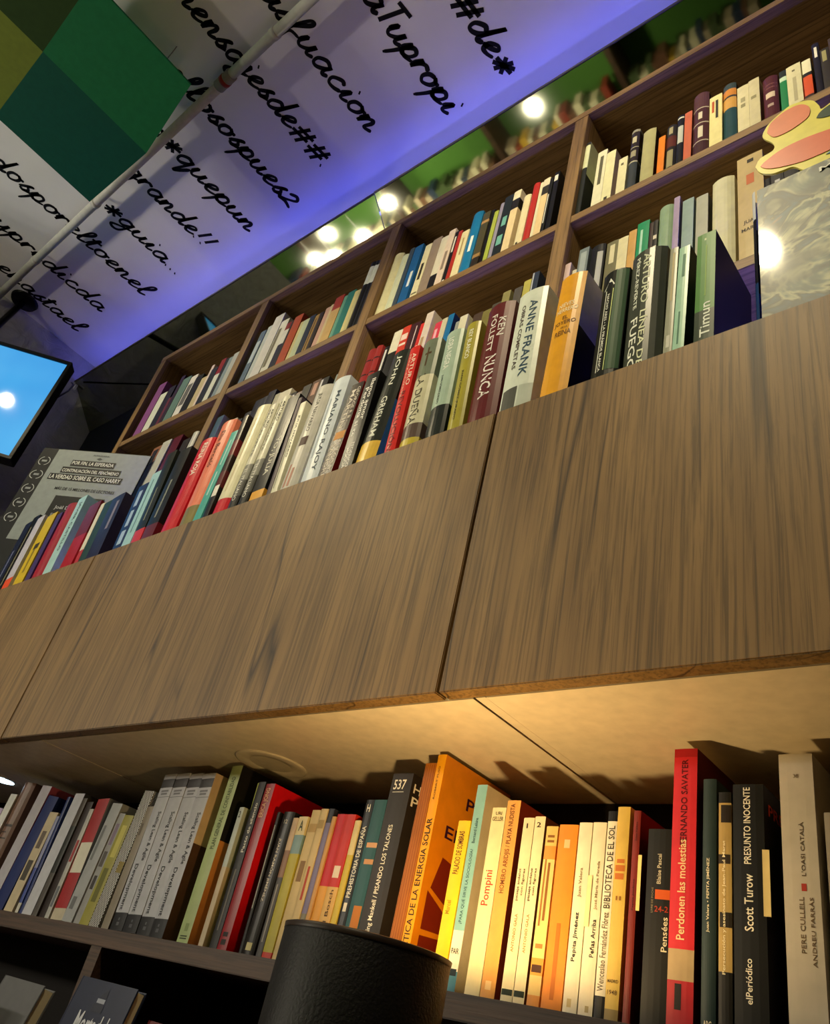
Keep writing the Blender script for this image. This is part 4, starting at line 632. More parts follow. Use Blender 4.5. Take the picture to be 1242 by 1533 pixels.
# ------------------------------------------------------------------ upper bookcase
YS = .18
bc = thing('bookcase', 'tall built-in oak bookcase standing behind the cabinet top', 'bookcase', (-.9, .28, ZT + .0005))
for x in (-2.302, -1.743, -1.195, -.63, -.085, .46):
    up = box('upright', (x - .0165, YS + .002, ZT + .0005), (x + .0165, .40, 3.2815), BOARD_Z, bc)
    box('edge_band', (x - .0165, YS, ZT + .0005), (x + .0165, YS + .002, 3.2815), OAK_Z, up, .0005)
for z, nm in ((2.518, 'shelf_board'), (2.8735, 'shelf_board')):
    for x0, x1 in ((-2.302, -1.743), (-1.743, -1.195), (-1.195, -.63), (-.63, -.085), (-.085, .46)):
        sb = box(nm, (x0 + .0168, YS + .003, z), (x1 - .0168, .40, z + .0225), BOARD, bc)
        box('edge_band', (x0 + .0168, YS + .001, z), (x1 - .0168, YS + .003, z + .0225), OAK_X, sb, .0005)
tb = box('top_board', (-2.3185, YS + .001, 3.282), (.4765, .40, 3.304), BOARD, bc)
box('edge_band', (-2.3185, YS - .001, 3.282), (.4765, YS + .001, 3.304), OAK_X, tb, .0005)
box('back_panel', (-2.3185, .4005, ZT + .0005), (.4765, .415, 3.304), DARK_BACK, bc)

# ------------------------------------------------------------------ leaning mirror panels between bookcase and ceiling
m, nt, b = nodes('smoked_mirror')
b.inputs['Base Color'].default_value = (.27, .28, .21, 1); b.inputs['Metallic'].default_value = 1; b.inputs['Roughness'].default_value = .035
bp = nt.nodes.new('ShaderNodeBump'); bp.inputs['Strength'].default_value = .02; bp.inputs['Distance'].default_value = .01
nt.links.new(noise(nt, coords(nt), 3.0, 2), bp.inputs['Height']); nt.links.new(bp.outputs[0], b.inputs['Normal'])
SMOKED = m
def mirror(x0, x1, label, dy=0.0):
    t = thing('mirror_panel', label, 'mirror', ((x0 + x1) / 2, .3, 3.343))
    nrm = Vector((0, -.719, -.695)); th = .006
    A, B = Vector((0, .150 + dy, 3.497)), Vector((0, .3085, 3.336))
    q = [Vector((x0, A.y, A.z)), Vector((x1, A.y, A.z)), Vector((x1, B.y, B.z)), Vector((x0, B.y, B.z))]
    v = [p - Vector(t.location) for p in q]; v += [p - nrm * th for p in v]
    F = [(0,1,2,3), (4,5,6,7), (0,1,5,4), (1,2,6,5), (2,3,7,6), (3,0,4,7)]
    link('mirror_sheet', [tuple(p) for p in v], F, SMOKED, t)
    e = [q[0] + nrm * .001, q[1] + nrm * .001]
    tube('edge_strip', [tuple(p - Vector(t.location)) for p in e], .003, mat('#6a6660', .3), t, 8)
    return t
mirror(-3.068, -1.327, 'smoked mirror panel slanting above the bookcase beside the plaster wall', .002)
mirror(-1.323, .48, 'smoked mirror panel with a green reflection, slanting above the bookcase')
led = box('led_strip', (-3.05, .205, 3.484), (.47, .212, 3.492), emit('violet_led', LED_COL, LED_STRENGTH * 12))
tag(led, 'violet LED strip hidden above the slanting mirror panels', 'light strip')
led2 = box('led_strip', (-1.95, .143, ZT + .0005), (.45, .149, ZT + .006), emit('violet_led_low', LED_COL, LEDGE_STRENGTH * 12))
tag(led2, 'violet LED strip lying on the cabinet top behind the front books', 'light strip')

# ------------------------------------------------------------------ ceiling spots
def spot(nm, x, y, aim, watt, label, size=75, col=SPOT_COL):
    t = thing('ceiling_spotlight_%s_offscreen' % nm, label, 'spotlight', (x, y, ZC), 'spotlights on the ceiling')
    lathe('canopy', [(.0001, -.02), (.045, -.02), (.045, 0)], BLACK, t, seg=24)
    tube('stem', [(0, 0, -.02), (0, 0, -.06)], .006, BLACK, t, 8)
    d = (Vector(aim) - Vector((x, y, ZC - .1))).normalized()
    h = lathe('lamp_head', [(.0001, .075), (.03, .075), (.034, .06), (.034, -.02), (.031, -.02), (.031, .03), (.0001, .032)], BLACK, t, seg=24)
    h.location = (0, 0, -.1); h.rotation_euler = (-d).to_track_quat('Z', 'Y').to_euler()
    l = bpy.data.lights.new('spot_light_%s_offscreen' % nm, 'SPOT'); l.energy = watt; l.color = col; l.spot_size = math.radians(size); l.spot_blend = .6
    l.shadow_soft_size = .03
    lo = bpy.data.objects.new('spot_light_%s_offscreen' % nm, l); C.objects.link(lo); lo.parent = t
    lo.location = Vector((0, 0, -.1)) + d * .025; lo.rotation_euler = (-d).to_track_quat('Z', 'Y').to_euler()
    return t
spot('near', -.46, -.86, (-.45, .1, 2.35), SPOT_W, 'black ceiling spotlight aimed at the bookcase above the large picture book', 100)
spot('television', -2.3, -1.0, (-1.7, .1, 2.2), SPOT_W * .6, 'black ceiling spotlight aimed at the middle of the bookcase', 90)
spot('green_wall', -2.2, -2.7, (-2.6, -3.7, 2.0), SPOT_W * .3, 'black ceiling spotlight aimed at the far bookcase by the green wall', 110)
spot('far_end', -.6, -2.6, (-.9, -3.7, 2.0), SPOT_W * .3, 'black ceiling spotlight aimed at the far bookcase near its end', 110)
spot('far_corner', -4.4, -2.3, (-4.6, -3.7, 2.0), SPOT_W * .3, 'black ceiling spotlight aimed at the far wall corner', 110)

# ------------------------------------------------------------------ television
tvp = Vector((-2.53, -.02, 2.75)); tdir = Vector((-.643, -.766, 0)); nrm = Vector((.766, -.643, 0))
tv = thing('television', 'black framed television showing a plain blue screen, hung from the ceiling', 'television', (-2.79, -.33, 2.745))
TW, TH = .80, .445
m4 = Matrix((( -tdir.x, -nrm.x, 0, 0), (-tdir.y, -nrm.y, 0, 0), (0, 0, 1, 0), (0, 0, 0, 1)))   # local x = screen right, y = into the set
tvc = tvp + tdir * (TW / 2)
def tvbox(n, lo, hi, mm, par=tv, bev=.002):
    o = box(n, lo, hi, mm, None, bev); o.parent = par
    o.matrix_local = Matrix.Translation(tvc - Vector(tv.location)) @ m4 @ Matrix.Translation(o.location); return o
m, nt, b = nodes('blue_screen')
g = noise(nt, coords(nt), 4, 2)
cc = ramp(nt, g, [(.3, (.055, .36, .80, 1)), (.7, (.085, .45, .87, 1))])
b.inputs['Base Color'].default_value = (.01, .02, .03, 1); b.inputs['Roughness'].default_value = .06; b.inputs['Specular IOR Level'].default_value = .3
nt.links.new(cc, b.inputs['Emission Color']); b.inputs['Emission Strength'].default_value = TV_STRENGTH
tvbox('housing', (-TW/2, .012, 0), (TW/2, .05, TH), BLACK)
tvbox('screen', (-TW/2 + .012, .008, .012), (TW/2 - .012, .0125, TH - .012), m, tv, 0)
for lo, hi in (((-TW/2, 0, 0), (TW/2, .014, .012)), ((-TW/2, 0, TH - .012), (TW/2, .014, TH)), ((-TW/2, 0, .012), (-TW/2 + .012, .014, TH - .012)), ((TW/2 - .012, 0, .012), (TW/2, .014, TH - .012))):
    tvbox('bezel', lo, hi, BLACK, tv, .001)
mp = Vector((-3.005, -.19, ZC))
tube('ceiling_arm', [tuple(p - Vector(tv.location)) for p in (mp, Vector((-2.93, -.25, 3.2)), tvc + Vector((-.045, .035, .25)))], .013, BLACK, tv, 10)
lathe('mount_plate', [(.0001, -.012), (.05, -.012), (.055, 0)], BLACK, tv, tuple(mp - Vector(tv.location)), 24)
tube('cable', rel([(-2.56, -.01, 3.02), (-2.7, .06, 3.2), (-2.95, .125, 3.40), (-3.05, .14, 3.47)], tv), .0035, BLACK, tv, 6)
clip = box('cable_clip', (-3.062, .158, 3.455), (-3.05, .168, 3.478), mat('#d8d8d2', .4), None, .001)
tag(clip, 'small white clip at the lower corner of the smoked mirror', 'clip')

# ------------------------------------------------------------------ black table lamp
lx, ly = -.511, -.05
tl = thing('table_lamp', 'small black drum-shade lamp glowing warm on the counter', 'lamp', (lx, ly, 1.22))
m, nt, b = nodes('black_shade'); sp = noise(nt, coords(nt), 420, 2)
b.inputs['Base Color'].default_value = (.004, .0036, .0032, 1); b.inputs['Roughness'].default_value = .5; b.inputs['Specular IOR Level'].default_value = .2
bp = nt.nodes.new('ShaderNodeBump'); bp.inputs['Strength'].default_value = .5; bp.inputs['Distance'].default_value = .001
nt.links.new(sp, bp.inputs['Height']); nt.links.new(bp.outputs[0], b.inputs['Normal'])
shade = lathe('lamp_shade', [(.0700, .160), (.0700, .303), (.069, .3045), (.0677, .303), (.0677, .160), (.0700, .160)], m, tl, seg=64)
lathe('shade_rim', [(.0703, .3005), (.0707, .3045), (.0675, .3055), (.0673, .301)], mat('#2c2119', .4), shade, seg=64)
lathe('base', [(.0001, .012), (.05, .012), (.055, .006), (.055, 0)], BLACK, tl)
tube('stem', [(0, 0, .01), (0, 0, .22)], .006, BLACK, tl, 10)
lathe('bulb', [(.0001, .285), (.014, .279), (.021, .265), (.019, .247), (.011, .23), (.011, .215)], emit('warm_bulb', LAMP_COL, 12), tl, seg=20)
for k in range(3):
    a = k * 2.094 + .4
    tube('shade_spoke', [(0, 0, .215), (.068 * math.cos(a), .068 * math.sin(a), .215)], .0015, BLACK, tl, 6)
pt = bpy.data.lights.new('lamp_light', 'POINT'); pt.energy = LAMP_W; pt.color = LAMP_COL; pt.shadow_soft_size = .012
po = bpy.data.objects.new('lamp_light', pt); C.objects.link(po); po.parent = tl; po.location = (0, 0, .298)

# ------------------------------------------------------------------ books
def make_book(x, y, z, t, h, d, lean, col, label, k, group):
    """book with its spine facing the room (-y); x = left edge at the base"""
    hard = k.get('hard'); wd = .0022 if hard else .0007; ov = .003 if hard else .0003
    th = math.radians(lean); px = x + (t / math.cos(th) if lean > 0 else 0)
    e = thing('hardback_book' if hard else 'paperback_book', label, 'book', (px, y, z), group)
    e.rotation_euler = (0, th, 0)
    X0 = -t if lean > 0 else 0.0
    bul = min(.009, max(k.get('rnd', 0) * t, .0006)); n = 7 if k.get('rnd') else 4
    us = [-1 + 2 * i / n for i in range(n + 1)]
    ysp = lambda u: bul * (abs(u) ** 2.2)
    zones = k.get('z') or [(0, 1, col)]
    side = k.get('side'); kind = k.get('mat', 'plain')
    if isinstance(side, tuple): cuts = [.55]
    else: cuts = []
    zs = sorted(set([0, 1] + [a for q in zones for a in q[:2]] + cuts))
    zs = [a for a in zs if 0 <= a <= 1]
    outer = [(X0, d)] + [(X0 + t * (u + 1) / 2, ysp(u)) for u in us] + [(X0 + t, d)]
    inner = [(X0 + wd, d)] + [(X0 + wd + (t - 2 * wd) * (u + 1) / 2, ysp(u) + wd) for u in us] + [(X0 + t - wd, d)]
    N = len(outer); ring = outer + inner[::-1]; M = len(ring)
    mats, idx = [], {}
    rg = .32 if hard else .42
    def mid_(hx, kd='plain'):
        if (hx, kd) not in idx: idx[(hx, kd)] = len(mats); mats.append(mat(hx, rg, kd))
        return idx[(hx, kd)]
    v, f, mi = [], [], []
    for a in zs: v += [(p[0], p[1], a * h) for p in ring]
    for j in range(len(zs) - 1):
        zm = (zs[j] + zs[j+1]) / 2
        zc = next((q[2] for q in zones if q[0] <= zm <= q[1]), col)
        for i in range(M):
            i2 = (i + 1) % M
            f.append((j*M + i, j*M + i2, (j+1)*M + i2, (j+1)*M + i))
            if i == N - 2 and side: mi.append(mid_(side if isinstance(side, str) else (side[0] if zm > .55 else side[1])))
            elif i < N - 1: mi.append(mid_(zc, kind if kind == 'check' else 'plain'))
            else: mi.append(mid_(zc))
    for j in (0, len(zs) - 1):
        for i in range(N - 1):
            f.append((j*M + i, j*M + i + 1, j*M + M - 2 - i, j*M + M - 1 - i)); mi.append(mid_(zones[0][2] if j == 0 else zones[-1][2]))
    cov = link('cover', v, f, mats, e, mi)
    pb = [(X0 + wd + .0001, bul + wd + .001), (X0 + t - wd - .0001, bul + wd + .001), (X0 + t - wd - .0001, d - (.004 if hard else .0005)), (X0 + wd + .0001, d - (.004 if hard else .0005))]
    link('page_block', [(p[0], p[1], zz) for zz in (ov, h - ov) for p in pb], [(0,1,2,3), (4,5,6,7), (0,1,5,4), (1,2,6,5), (2,3,7,6), (3,0,4,7)], PAGES, e)
    def on_spine(fx, fz, lift=.00035):
        u = max(-1, min(1, 2 * fx - 1)); return (X0 + t * fx, ysp(u) - lift, h * fz)
    for (z0, z1, x0, x1, hx) in k.get('P', []):
        vv, ff = [], []
        for i in range(5):
            for zz in (z0, z1): vv.append(on_spine(x0 + (x1 - x0) * i / 4, zz, .0009 if x1 > 1 or x0 < 0 else .0002))
        for i in range(4): ff.append((2*i, 2*i+1, 2*i+3, 2*i+2))
        link('spine_label' if (x1 - x0) > .8 and (z1 - z0) > .03 else 'spine_mark', vv, ff, mat(hx, .5, 'print'), cov)
    for (s, dr, z0, z1, x0, x1, hx) in k.get('T', []):
        if dr == 'h': pf = lambda u, v_: on_spine(x0 + (x1 - x0) * u, z0 + (z1 - z0) * v_)
        elif dr == 'u': pf = lambda u, v_: on_spine(x1 - (x1 - x0) * v_, z0 + (z1 - z0) * u)
        else: pf = lambda u, v_: on_spine(x0 + (x1 - x0) * v_, z1 - (z1 - z0) * u)
        plate_text(s, pf, hx, 'spine_lettering', cov)
    for (s, hx, y0, y1, z0, z1) in k.get('S', []):
        plate_text(s, lambda u, v_: (X0 + t + .0004, y0 + (y1 - y0) * u, h * (z0 + (z1 - z0) * v_)), hx, 'cover_lettering', cov)
    if k.get('sun'):
        for poly in (((.028, .545), (.10, .50), (.10, .27), (.016, .40)), ((.012, .385), (.075, .27), (.07, .235), (.012, .225)), ((.012, .20), (.066, .215), (.05, .10), (.012, .05)), ((.02, .03), (.06, .08), (.12, .06), (.12, .0))):
            link('cover_print', [(X0 + t + .0003, a, h * b_) for a, b_ in poly], [(0, 1, 2, 3)], mat('#7a2410', .5, 'print'), cov)
    if k.get('tri'):
        link('spine_mark', [on_spine(.12, .83), on_spine(.55, .86), on_spine(.36, .93)], [(0, 1, 2)], mat('#dfe2d6', .5, 'print'), cov)
    if kind == 'ribs':
        for q in range(5):
            xx = .1 + q * .2; vv = [on_spine(xx, .01, .001), on_spine(xx + .05, .01, .001), on_spine(xx + .05, .99, .001), on_spine(xx, .99, .001)]
            link('spine_rib', vv, [(0, 1, 2, 3)], mat('#8a4a18', .5, 'print'), cov)
    return e

PLACE = {'A': (.145, 1.5185, .15, 'on the lower shelf', 'books on the lower shelf'),
         'B': (.010, 2.1758, .128, 'on the cabinet top', 'books along the cabinet top')}
for q in '1234':
    PLACE['D' + q] = (.188, 2.8965, .16, 'on the upper shelf', 'books on the upper bookcase shelf')
    PLACE['C' + q] = (.188, 2.541, .16, 'behind the front row', 'books on the bookcase shelf behind the front row')
USED = set()
for rn, items in ROWS.items():
    y, z, dep, place, group = PLACE[rn]
    for i, (x, t, h, lean, col, word, look, k) in enumerate(items):
        pw = items[i-1][5] if i else None; nw = items[i+1][5] if i + 1 < len(items) else None
        if pw and nw: nb = 'between %s and %s ones' % (pw, nw)
        else: nb = 'beside a %s one at the row end' % (pw or nw)
        words = lambda s: len(s.split())
        lab = look + ' ' + place if words(look) >= 7 else look + ' ' + nb
        if rn[0] in 'CD' and words(look + ' ' + nb + ' ' + place) <= 16: lab = look + ' ' + nb + ' ' + place
        if words(lab) > 16: lab = look
        if lab in USED: lab = look + ' ' + nb
        if lab in USED: print('DUPLICATE LABEL', lab)
        USED.add(lab)
        rr = random.Random(i * 31 + len(rn) + ord(rn[-1]))
        dd = k.get('d', dep - rr.random() * (.01 if rn == 'B' else .03))
        make_book(x / 1000, y + k.get('dy', 0) + (rr.random() * .003), z, t / 1000, h / 1000, dd, lean, col, lab, k, group)
# ------------------------------------------------------------------ face-out books, display board, picture book
def lbox(name, lo, hi, m_, parent, bev=0.0):
    o = box(name, lo, hi, m_, None, bev); o.parent = parent; return o
def flat(name, poly, y, m_, parent):
    return link(name, [(a, y, b_) for a, b_ in poly], [tuple(range(len(poly)))], m_, parent)
def ftext(s, x0, x1, z0, z1, y, hx, parent, name='lettering'):
    return plate_text(s, lambda u, v_: (x0 + (x1 - x0) * u, y, z0 + (z1 - z0) * v_), hx, name, parent)

# large display board advertising a novel
L0, L1 = Vector((-2.264, .018)), Vector((-1.985, .178))
ang = math.atan2(L1.y - L0.y, L1.x - L0.x)
dw = thing('display_board', 'grey cardboard display board with a black laurel strip and novel advertisement', 'display board', (L0.x, L0.y, ZT + .0005))
dw.rotation_euler = (0, 0, ang)
BW, BH = .318, .555
lbox('board', (-.05, 0, 0), (BW, .004, BH), mat('#14161c', .5), dw)
flat('grey_sheet', [(.004, .225), (BW - .001, .225), (BW - .001, BH - .002), (.004, BH - .002)], -.0006, mat('#8f989b', .5), dw)
for i, (s, a0, a1) in enumerate((('POR FIN, LA ESPERADA', .075, .215), ('CONTINUACIÓN DEL FENÓMENO', .055, .245), ('LA VERDAD SOBRE EL CASO HARRY', .025, .262))):
    zt = .505 - i * .027
    flat('headline_bar', [(a0 - .004, zt - .011), (a1 + .004, zt - .011), (a1 + .004, zt + .012), (a0 - .004, zt + .012)], -.0012, mat('#1a1c22', .5, 'print'), dw)
    ftext(s, a0, a1, zt - .007, zt + .008, -.0018, '#e6e8e6', dw)
ftext('MÁS DE 15 MILLONES DE LECTORES', .065, .262, .405, .418, -.0014, '#23262c', dw)
ftext('ALFAGUARA', .13, .185, .536, .542, -.0014, '#4a5258', dw)
flat('emblem', [(.147, .527), (.157, .522), (.167, .527), (.157, .532)], -.0014, mat('#3c444a', .5, 'print'), dw)
flat('book_picture', [(.082, .226), (.245, .226), (.245, .385), (.082, .385)], -.0012, mat('#101218', .4, 'print'), dw)
ftext('Joël Dicker', .10, .185, .335, .35, -.0018, '#b9bcc2', dw)
ftext('El caso', .10, .145, .312, .323, -.0018, '#9aa0a8', dw)
ftext('Alaska', .10, .145, .294, .305, -.0018, '#9aa0a8', dw)
def arc_mark(cx, cz, rx, rz_, a0, a1):
    pts = [(cx + rx * math.cos(a0 + (a1 - a0) * i / 8), cz + rz_ * math.sin(a0 + (a1 - a0) * i / 8)) for i in range(9)]
    v, f = [], []
    for i, (a, b_) in enumerate(pts):
        s_ = 1 - .12; v += [(a, -.001, b_), (cx + (a - cx) * s_, -.001, cz + (b_ - cz) * s_)]
    for i in range(8): f.append((2*i, 2*i+1, 2*i+3, 2*i+2))
    link('laurel', v, f, mat('#b3b8bc', .5, 'print'), dw)
for i in range(5):
    cz = .505 - i * .052
    rx = .020 if i != 1 else .022
    arc_mark(-.023, cz, rx, .017, 1.9, 4.4); arc_mark(-.023, cz, rx, .017, -1.25, 1.25)
    flat('laurel_text', [(-.032, cz - .003), (-.014, cz - .003), (-.014, cz + .004), (-.032, cz + .004)], -.001, mat('#8a9096', .5, 'print'), dw)

# grey face-out book behind the front row
gb = thing('hardback_book', 'pale grey face-out hardback with a blue brush band behind short books', 'book', (-1.518, .106, ZT + .0006))
gb.rotation_euler = (0, 0, math.radians(6))
lbox('cover', (-.15, 0, 0), (.15, .0025, .262), mat('#b5b2a4', .35), gb, .0006)
lbox('cover', (-.15, .024, 0), (.15, .0265, .262), mat('#b5b2a4', .35), gb, .0006)
lbox('page_block', (-.145, .0026, .003), (.147, .0239, .259), PAGES, gb)
flat('cover_print', [(-.12, .17), (-.02, .185), (.05, .2), (.12, .215), (.14, .235), (.06, .225), (-.03, .215), (-.11, .205)], -.0004, mat('#33415e', .4, 'print'), gb)
for i in range(9):
    a = -.13 + i * .028
    flat('cover_print', [(a, .24 + .001 * i), (a + .016, .241 + .001 * i), (a + .018, .2465 + .001 * i), (a + .002, .245 + .001 * i)], -.0004, mat('#6f6c62', .4, 'print'), gb)

# big glossy picture book with a die-cut topper
cbk = thing('picture_book', 'large glossy picture book in teal and olive with a yellow die-cut topper', 'book', (-.210, .012, ZT + .0006))
m, nt, b = nodes('picture_cover')
co = coords(nt)
n1 = noise(nt, co, 17, 3, 1.6); n2 = noise(nt, coords(nt, (1.6, 1, 2.4)), 9, 2, 1.0)
c1 = ramp(nt, n1, [(.3, lin('#16221f')), (.42, lin('#465a50')), (.5, lin('#a3a582')), (.57, lin('#2c3528')), (.66, lin('#2b5464')), (.78, lin('#a97f58'))])
nt.links.new(mix(nt, ramp(nt, n2, [(.45, 0.0), (.62, .75)]), c1, lin('#26302a')), b.inputs['Base Color'])
b.inputs['Roughness'].default_value = .5; b.inputs['Coat Weight'].default_value = .6; b.inputs['Coat Roughness'].default_value = .05
bp = nt.nodes.new('ShaderNodeBump'); bp.inputs['Strength'].default_value = .05; bp.inputs['Distance'].default_value = .0012
nt.links.new(noise(nt, co, 60, 3), bp.inputs['Height']); nt.links.new(bp.outputs[0], b.inputs['Normal'])
CW, CH = .215, .2525
lbox('cover', (.012, 0, 0), (CW, .003, CH), m, cbk, .0008)
lbox('cover', (.012, .016, 0), (CW, .019, CH), m, cbk, .0008)
lbox('page_block', (.012, .0032, .003), (CW - .003, .0158, CH - .003), PAGES, cbk)
vs = [( .006 - .006 * math.sin(a), .0095 - .0095 * math.cos(a), z_) for z_ in (0, .075, .195, CH) for a in [i * math.pi / 8 for i in range(9)]]
fs = [(j*9 + i, j*9 + i + 1, (j+1)*9 + i + 1, (j+1)*9 + i) for j in range(3) for i in range(8)]
link('spine', [(x_ + .004, y_, z_) for x_, y_, z_ in vs], fs, [mat('#1d3a66', .2), mat('#17181c', .18), mat('#c9ccd0', .2)], cbk, [0]*8 + [1]*8 + [2]*8, True)
def blob(pts, y0, th, name, mm):
    P = catmull(list(pts) + [pts[0]], 5)[:-1]; n = len(P)
    v = [(a, y0, b_) for a, b_ in P] + [(a, y0 + th, b_) for a, b_ in P]
    f = [tuple(range(n)), tuple(range(n, 2*n))] + [(i, (i+1) % n, n + (i+1) % n, n + i) for i in range(n)]
    return link(name, v, f, mm, cbk)
blob([(0.0105, 0.3115), (0.0171, 0.326), (0.0337, 0.3312), (0.0336, 0.3473), (0.0218, 0.3712), (0.0244, 0.3876), (0.0333, 0.4009), (0.0478, 0.4115), (0.0592, 0.4168), (0.0728, 0.4128), (0.0857, 0.4023), (0.0925, 0.3833), (0.0956, 0.3722), (0.1149, 0.3808), (0.148, 0.385), (0.188, 0.375), (0.21, 0.35), (0.21, 0.3), (0.188, 0.256), (0.108, 0.252), (0.0721, 0.2569), (0.0659, 0.2595), (0.0553, 0.2747), (0.0424, 0.2772), (0.0293, 0.2809), (0.0162, 0.2943)], .004, .003, 'topper', mat('#d9cf5c', .35))
blob([(0.0172, 0.3058), (0.0236, 0.3128), (0.0442, 0.3224), (0.0706, 0.3232), (0.0953, 0.3185), (0.123, 0.31), (0.126, 0.288), (0.103, 0.275), (0.0816, 0.2739), (0.0616, 0.2769), (0.0362, 0.2873), (0.0231, 0.2971)], .0030, .0006, 'topper_print', mat('#d0694a', .35, 'print'))
blob([(0.0276, 0.3765), (0.0331, 0.3956), (0.0518, 0.4075), (0.0697, 0.4062), (0.0798, 0.3933), (0.0816, 0.3781), (0.0767, 0.3657), (0.0592, 0.3575), (0.0441, 0.3563), (0.0346, 0.3608)], .0030, .0006, 'topper_print', mat('#d57a58', .35, 'print'))
blob([(0.0879, 0.3557), (0.0949, 0.3665), (0.1147, 0.3743), (0.148, 0.379), (0.178, 0.37), (0.188, 0.352), (0.138, 0.3446), (0.1028, 0.3467)], .0030, .0006, 'topper_print', mat('#1f3a2c', .35, 'print'))
blob([(0.093, 0.268), (0.118, 0.264), (0.158, 0.27), (0.168, 0.285), (0.133, 0.284)], .0030, .0006, 'topper_print', mat('#3f7aa0', .35, 'print'))
ftext('MAGOS', .085, .16, .232, .241, -.0009, '#e3e6da', cbk, 'cover_lettering')
ftext('S', .128, .15, .208, .228, -.0009, '#b0302c', cbk, 'cover_lettering')
ftext('LO', .132, .165, .192, .205, -.0009, '#e0e2c8', cbk, 'cover_lettering')
ftext('VIER', .095, .165, .168, .185, -.0009, '#b0302c', cbk, 'cover_lettering')

# ------------------------------------------------------------------ books shown face-out on the counter
def faceout(x0, x1, y, ztop, th, col, label, tilt=-8, wd=.0022, rnd=False, lean_y=None):
    hgt = (ztop - 1.2205) / math.cos(math.radians(tilt))
    e = thing('hardback_book', label, 'book', ((x0 + x1) / 2, y, 1.2206), 'books shown face-out on the counter')
    e.rotation_euler = (math.radians(tilt), 0, 0); w_ = (x1 - x0) / 2
    cm = mat(col, .3)
    lbox('cover', (-w_, 0, .0005), (w_, wd, hgt), cm, e, .0007)
    lbox('cover', (-w_, th - wd, .0005), (w_, th, hgt), cm, e, .0007)
    lbox('spine', (-w_ - .002, 0, .0005), (-w_, th, hgt), cm, e)
    lbox('page_block', (-w_, wd + .0002, .003), (w_ - .003, th - wd - .0002, hgt - .003), PAGES, e)
    return e, w_, hgt
e, w_, hg = faceout(-1.135, -1.003, .055, 1.4555, .016, '#1e253c', 'navy blue face-out hardback with a curly silver title, below the shelf upright', -8)
ftext('Mortadelo', -.035, .05, hg - .062, hg - .037, -.0006, '#b9bcc6', e, 'cover_lettering')
ftext('y', -.005, .012, hg - .078, hg - .064, -.0006, '#b9bcc6', e, 'cover_lettering')
ftext('Filemón', -.045, .05, hg - .108, hg - .082, -.0006, '#b9bcc6', e, 'cover_lettering')
flat('cover_print', [(-.012, hg - .035), (.012, hg - .035), (.012, hg - .026), (-.012, hg - .026)], -.0005, mat('#161c30', .4, 'print'), e)
flat('cover_print', [(-.008, hg - .025), (.010, hg - .025), (.010, hg - .020), (-.008, hg - .020)], -.0005, mat('#8a90a0', .4, 'print'), e)
flat('cover_print', [(-.006, hg - .019), (.01, hg - .019), (.008, hg - .008), (.002, hg - .012)], -.0005, mat('#161c30', .4, 'print'), e)
e, w_, hg = faceout(-1.30, -1.185, .03, 1.433, .02, '#5b5c60', 'glossy grey face-out book beside the navy blue one', -10)
e, w_, hg = faceout(-1.36, -1.245, -.03, 1.412, .012, '#a8896a', 'tan face-out book at the left end of the counter row'.replace('left ', ''), -10)
e, w_, hg = faceout(-.985, -.845, .085, 1.428, .02, '#5a1a1c', 'maroon face-out book with pale capitals under the shelf', -6)
ftext('por qué los', -.07, .05, hg - .03, hg - .012, -.0006, '#b3aca0', e, 'cover_lettering')
e, w_, hg = faceout(-.82, -.70, .03, 1.424, .03, '#a39c8a', 'pale grey face-out book beside the black lamp', -6)

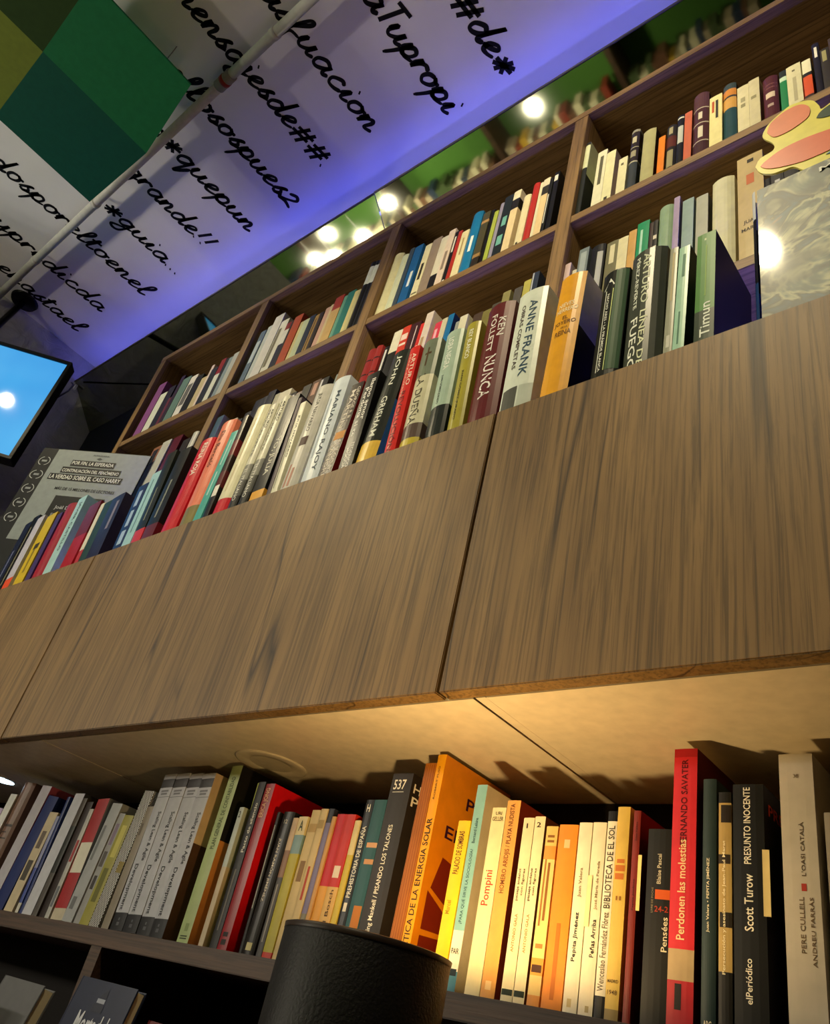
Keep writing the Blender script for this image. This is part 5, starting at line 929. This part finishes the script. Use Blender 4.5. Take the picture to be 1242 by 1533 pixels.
# ------------------------------------------------------------------ bookcase on the opposite side, seen in the mirror panels
fb = thing('bookcase', 'long dark bookcase along the green wall across the room', 'bookcase', (-3.0, -3.62, 0))
for x in (-5.6, -4.6, -3.6, -2.6, -1.6, -.6, .4):
    box('upright', (x - .02, -3.79, 0), (x + .02, -3.5, 2.3), WALNUT, fb)
for z_ in (.1, .5, .9, 1.3, 1.7, 2.28):
    for x in (-5.6, -4.6, -3.6, -2.6, -1.6, -.6):
        box('shelf_board', (x + .021, -3.79, z_), (x + .979, -3.5, z_ + .022), WALNUT, fb)
FAR = [('#c9a23a', 'ochre'), ('#8a3a2c', 'brick red'), ('#d6cfae', 'cream'), ('#2c3a52', 'navy'), ('#4a5a3a', 'moss green'), ('#b3a58a', 'beige'), ('#6a4a38', 'brown')]
rr = random.Random(3)
for bay in range(6):
    for z_ in (1.7225, 2.3025):
        x = -5.56 + bay * 1.0
        if z_ > 2 and bay != 3: continue
        while x < -5.56 + bay * 1.0 + .84:
            t_ = .03 + rr.random() * .035; h_ = .2 + rr.random() * .08; hx, nm = rr.choice(FAR)
            v = [(0, 0), (t_, 0), (t_, .16), (0, .16)]
            o = link('hardback_book', [(a, -b_, zz) for zz in (0, h_) for a, b_ in v], [(0,1,2,3), (4,5,6,7), (0,1,5,4), (1,2,6,5), (2,3,7,6), (3,0,4,7)], mat(hx, .45))
            o.location = (x, -3.52, z_)
            tag(o, '%s book on the %s of the far bookcase across the room' % (nm, 'top' if z_ > 2 else 'upper shelf'), 'book', '%s books %s the far bookcase' % (nm, 'on top of' if z_ > 2 else 'in'))
            x += t_ + .001
for nm, x, z_ in (('first', -3.25, 2.32), ('second', -3.6, 2.24), ('third', -3.84, 2.40), ('fourth', -3.93, 2.22), ('fifth', -4.09, 2.28), ('single', -1.97, 2.36)):
    t = thing('pendant_lamp_%s_offscreen' % nm, 'small warm pendant bulb hanging in front of the far bookcase', 'lamp', (x, -2.9, ZC), 'pendant bulbs before the far bookcase')
    c_ = z_ - ZC
    tube('cord', [(0, 0, 0), (0, 0, c_ + .05)], .003, BLACK, t, 6)
    lathe('bulb', [(.0001, c_ - .018), (.010, c_ - .012), (.013, c_), (.010, c_ + .02), (.01, c_ + .05), (.0001, c_ + .05)], emit('pendant_bulb', (1.0, .80, .5), 25), t, seg=16)
    l = bpy.data.lights.new('pendant_light_%s_offscreen' % nm, 'POINT'); l.energy = PENDANT_W; l.color = (1.0, .88, .72); l.shadow_soft_size = .022
    lo = bpy.data.objects.new('pendant_light_%s_offscreen' % nm, l); C.objects.link(lo); lo.parent = t; lo.location = (0, 0, c_)
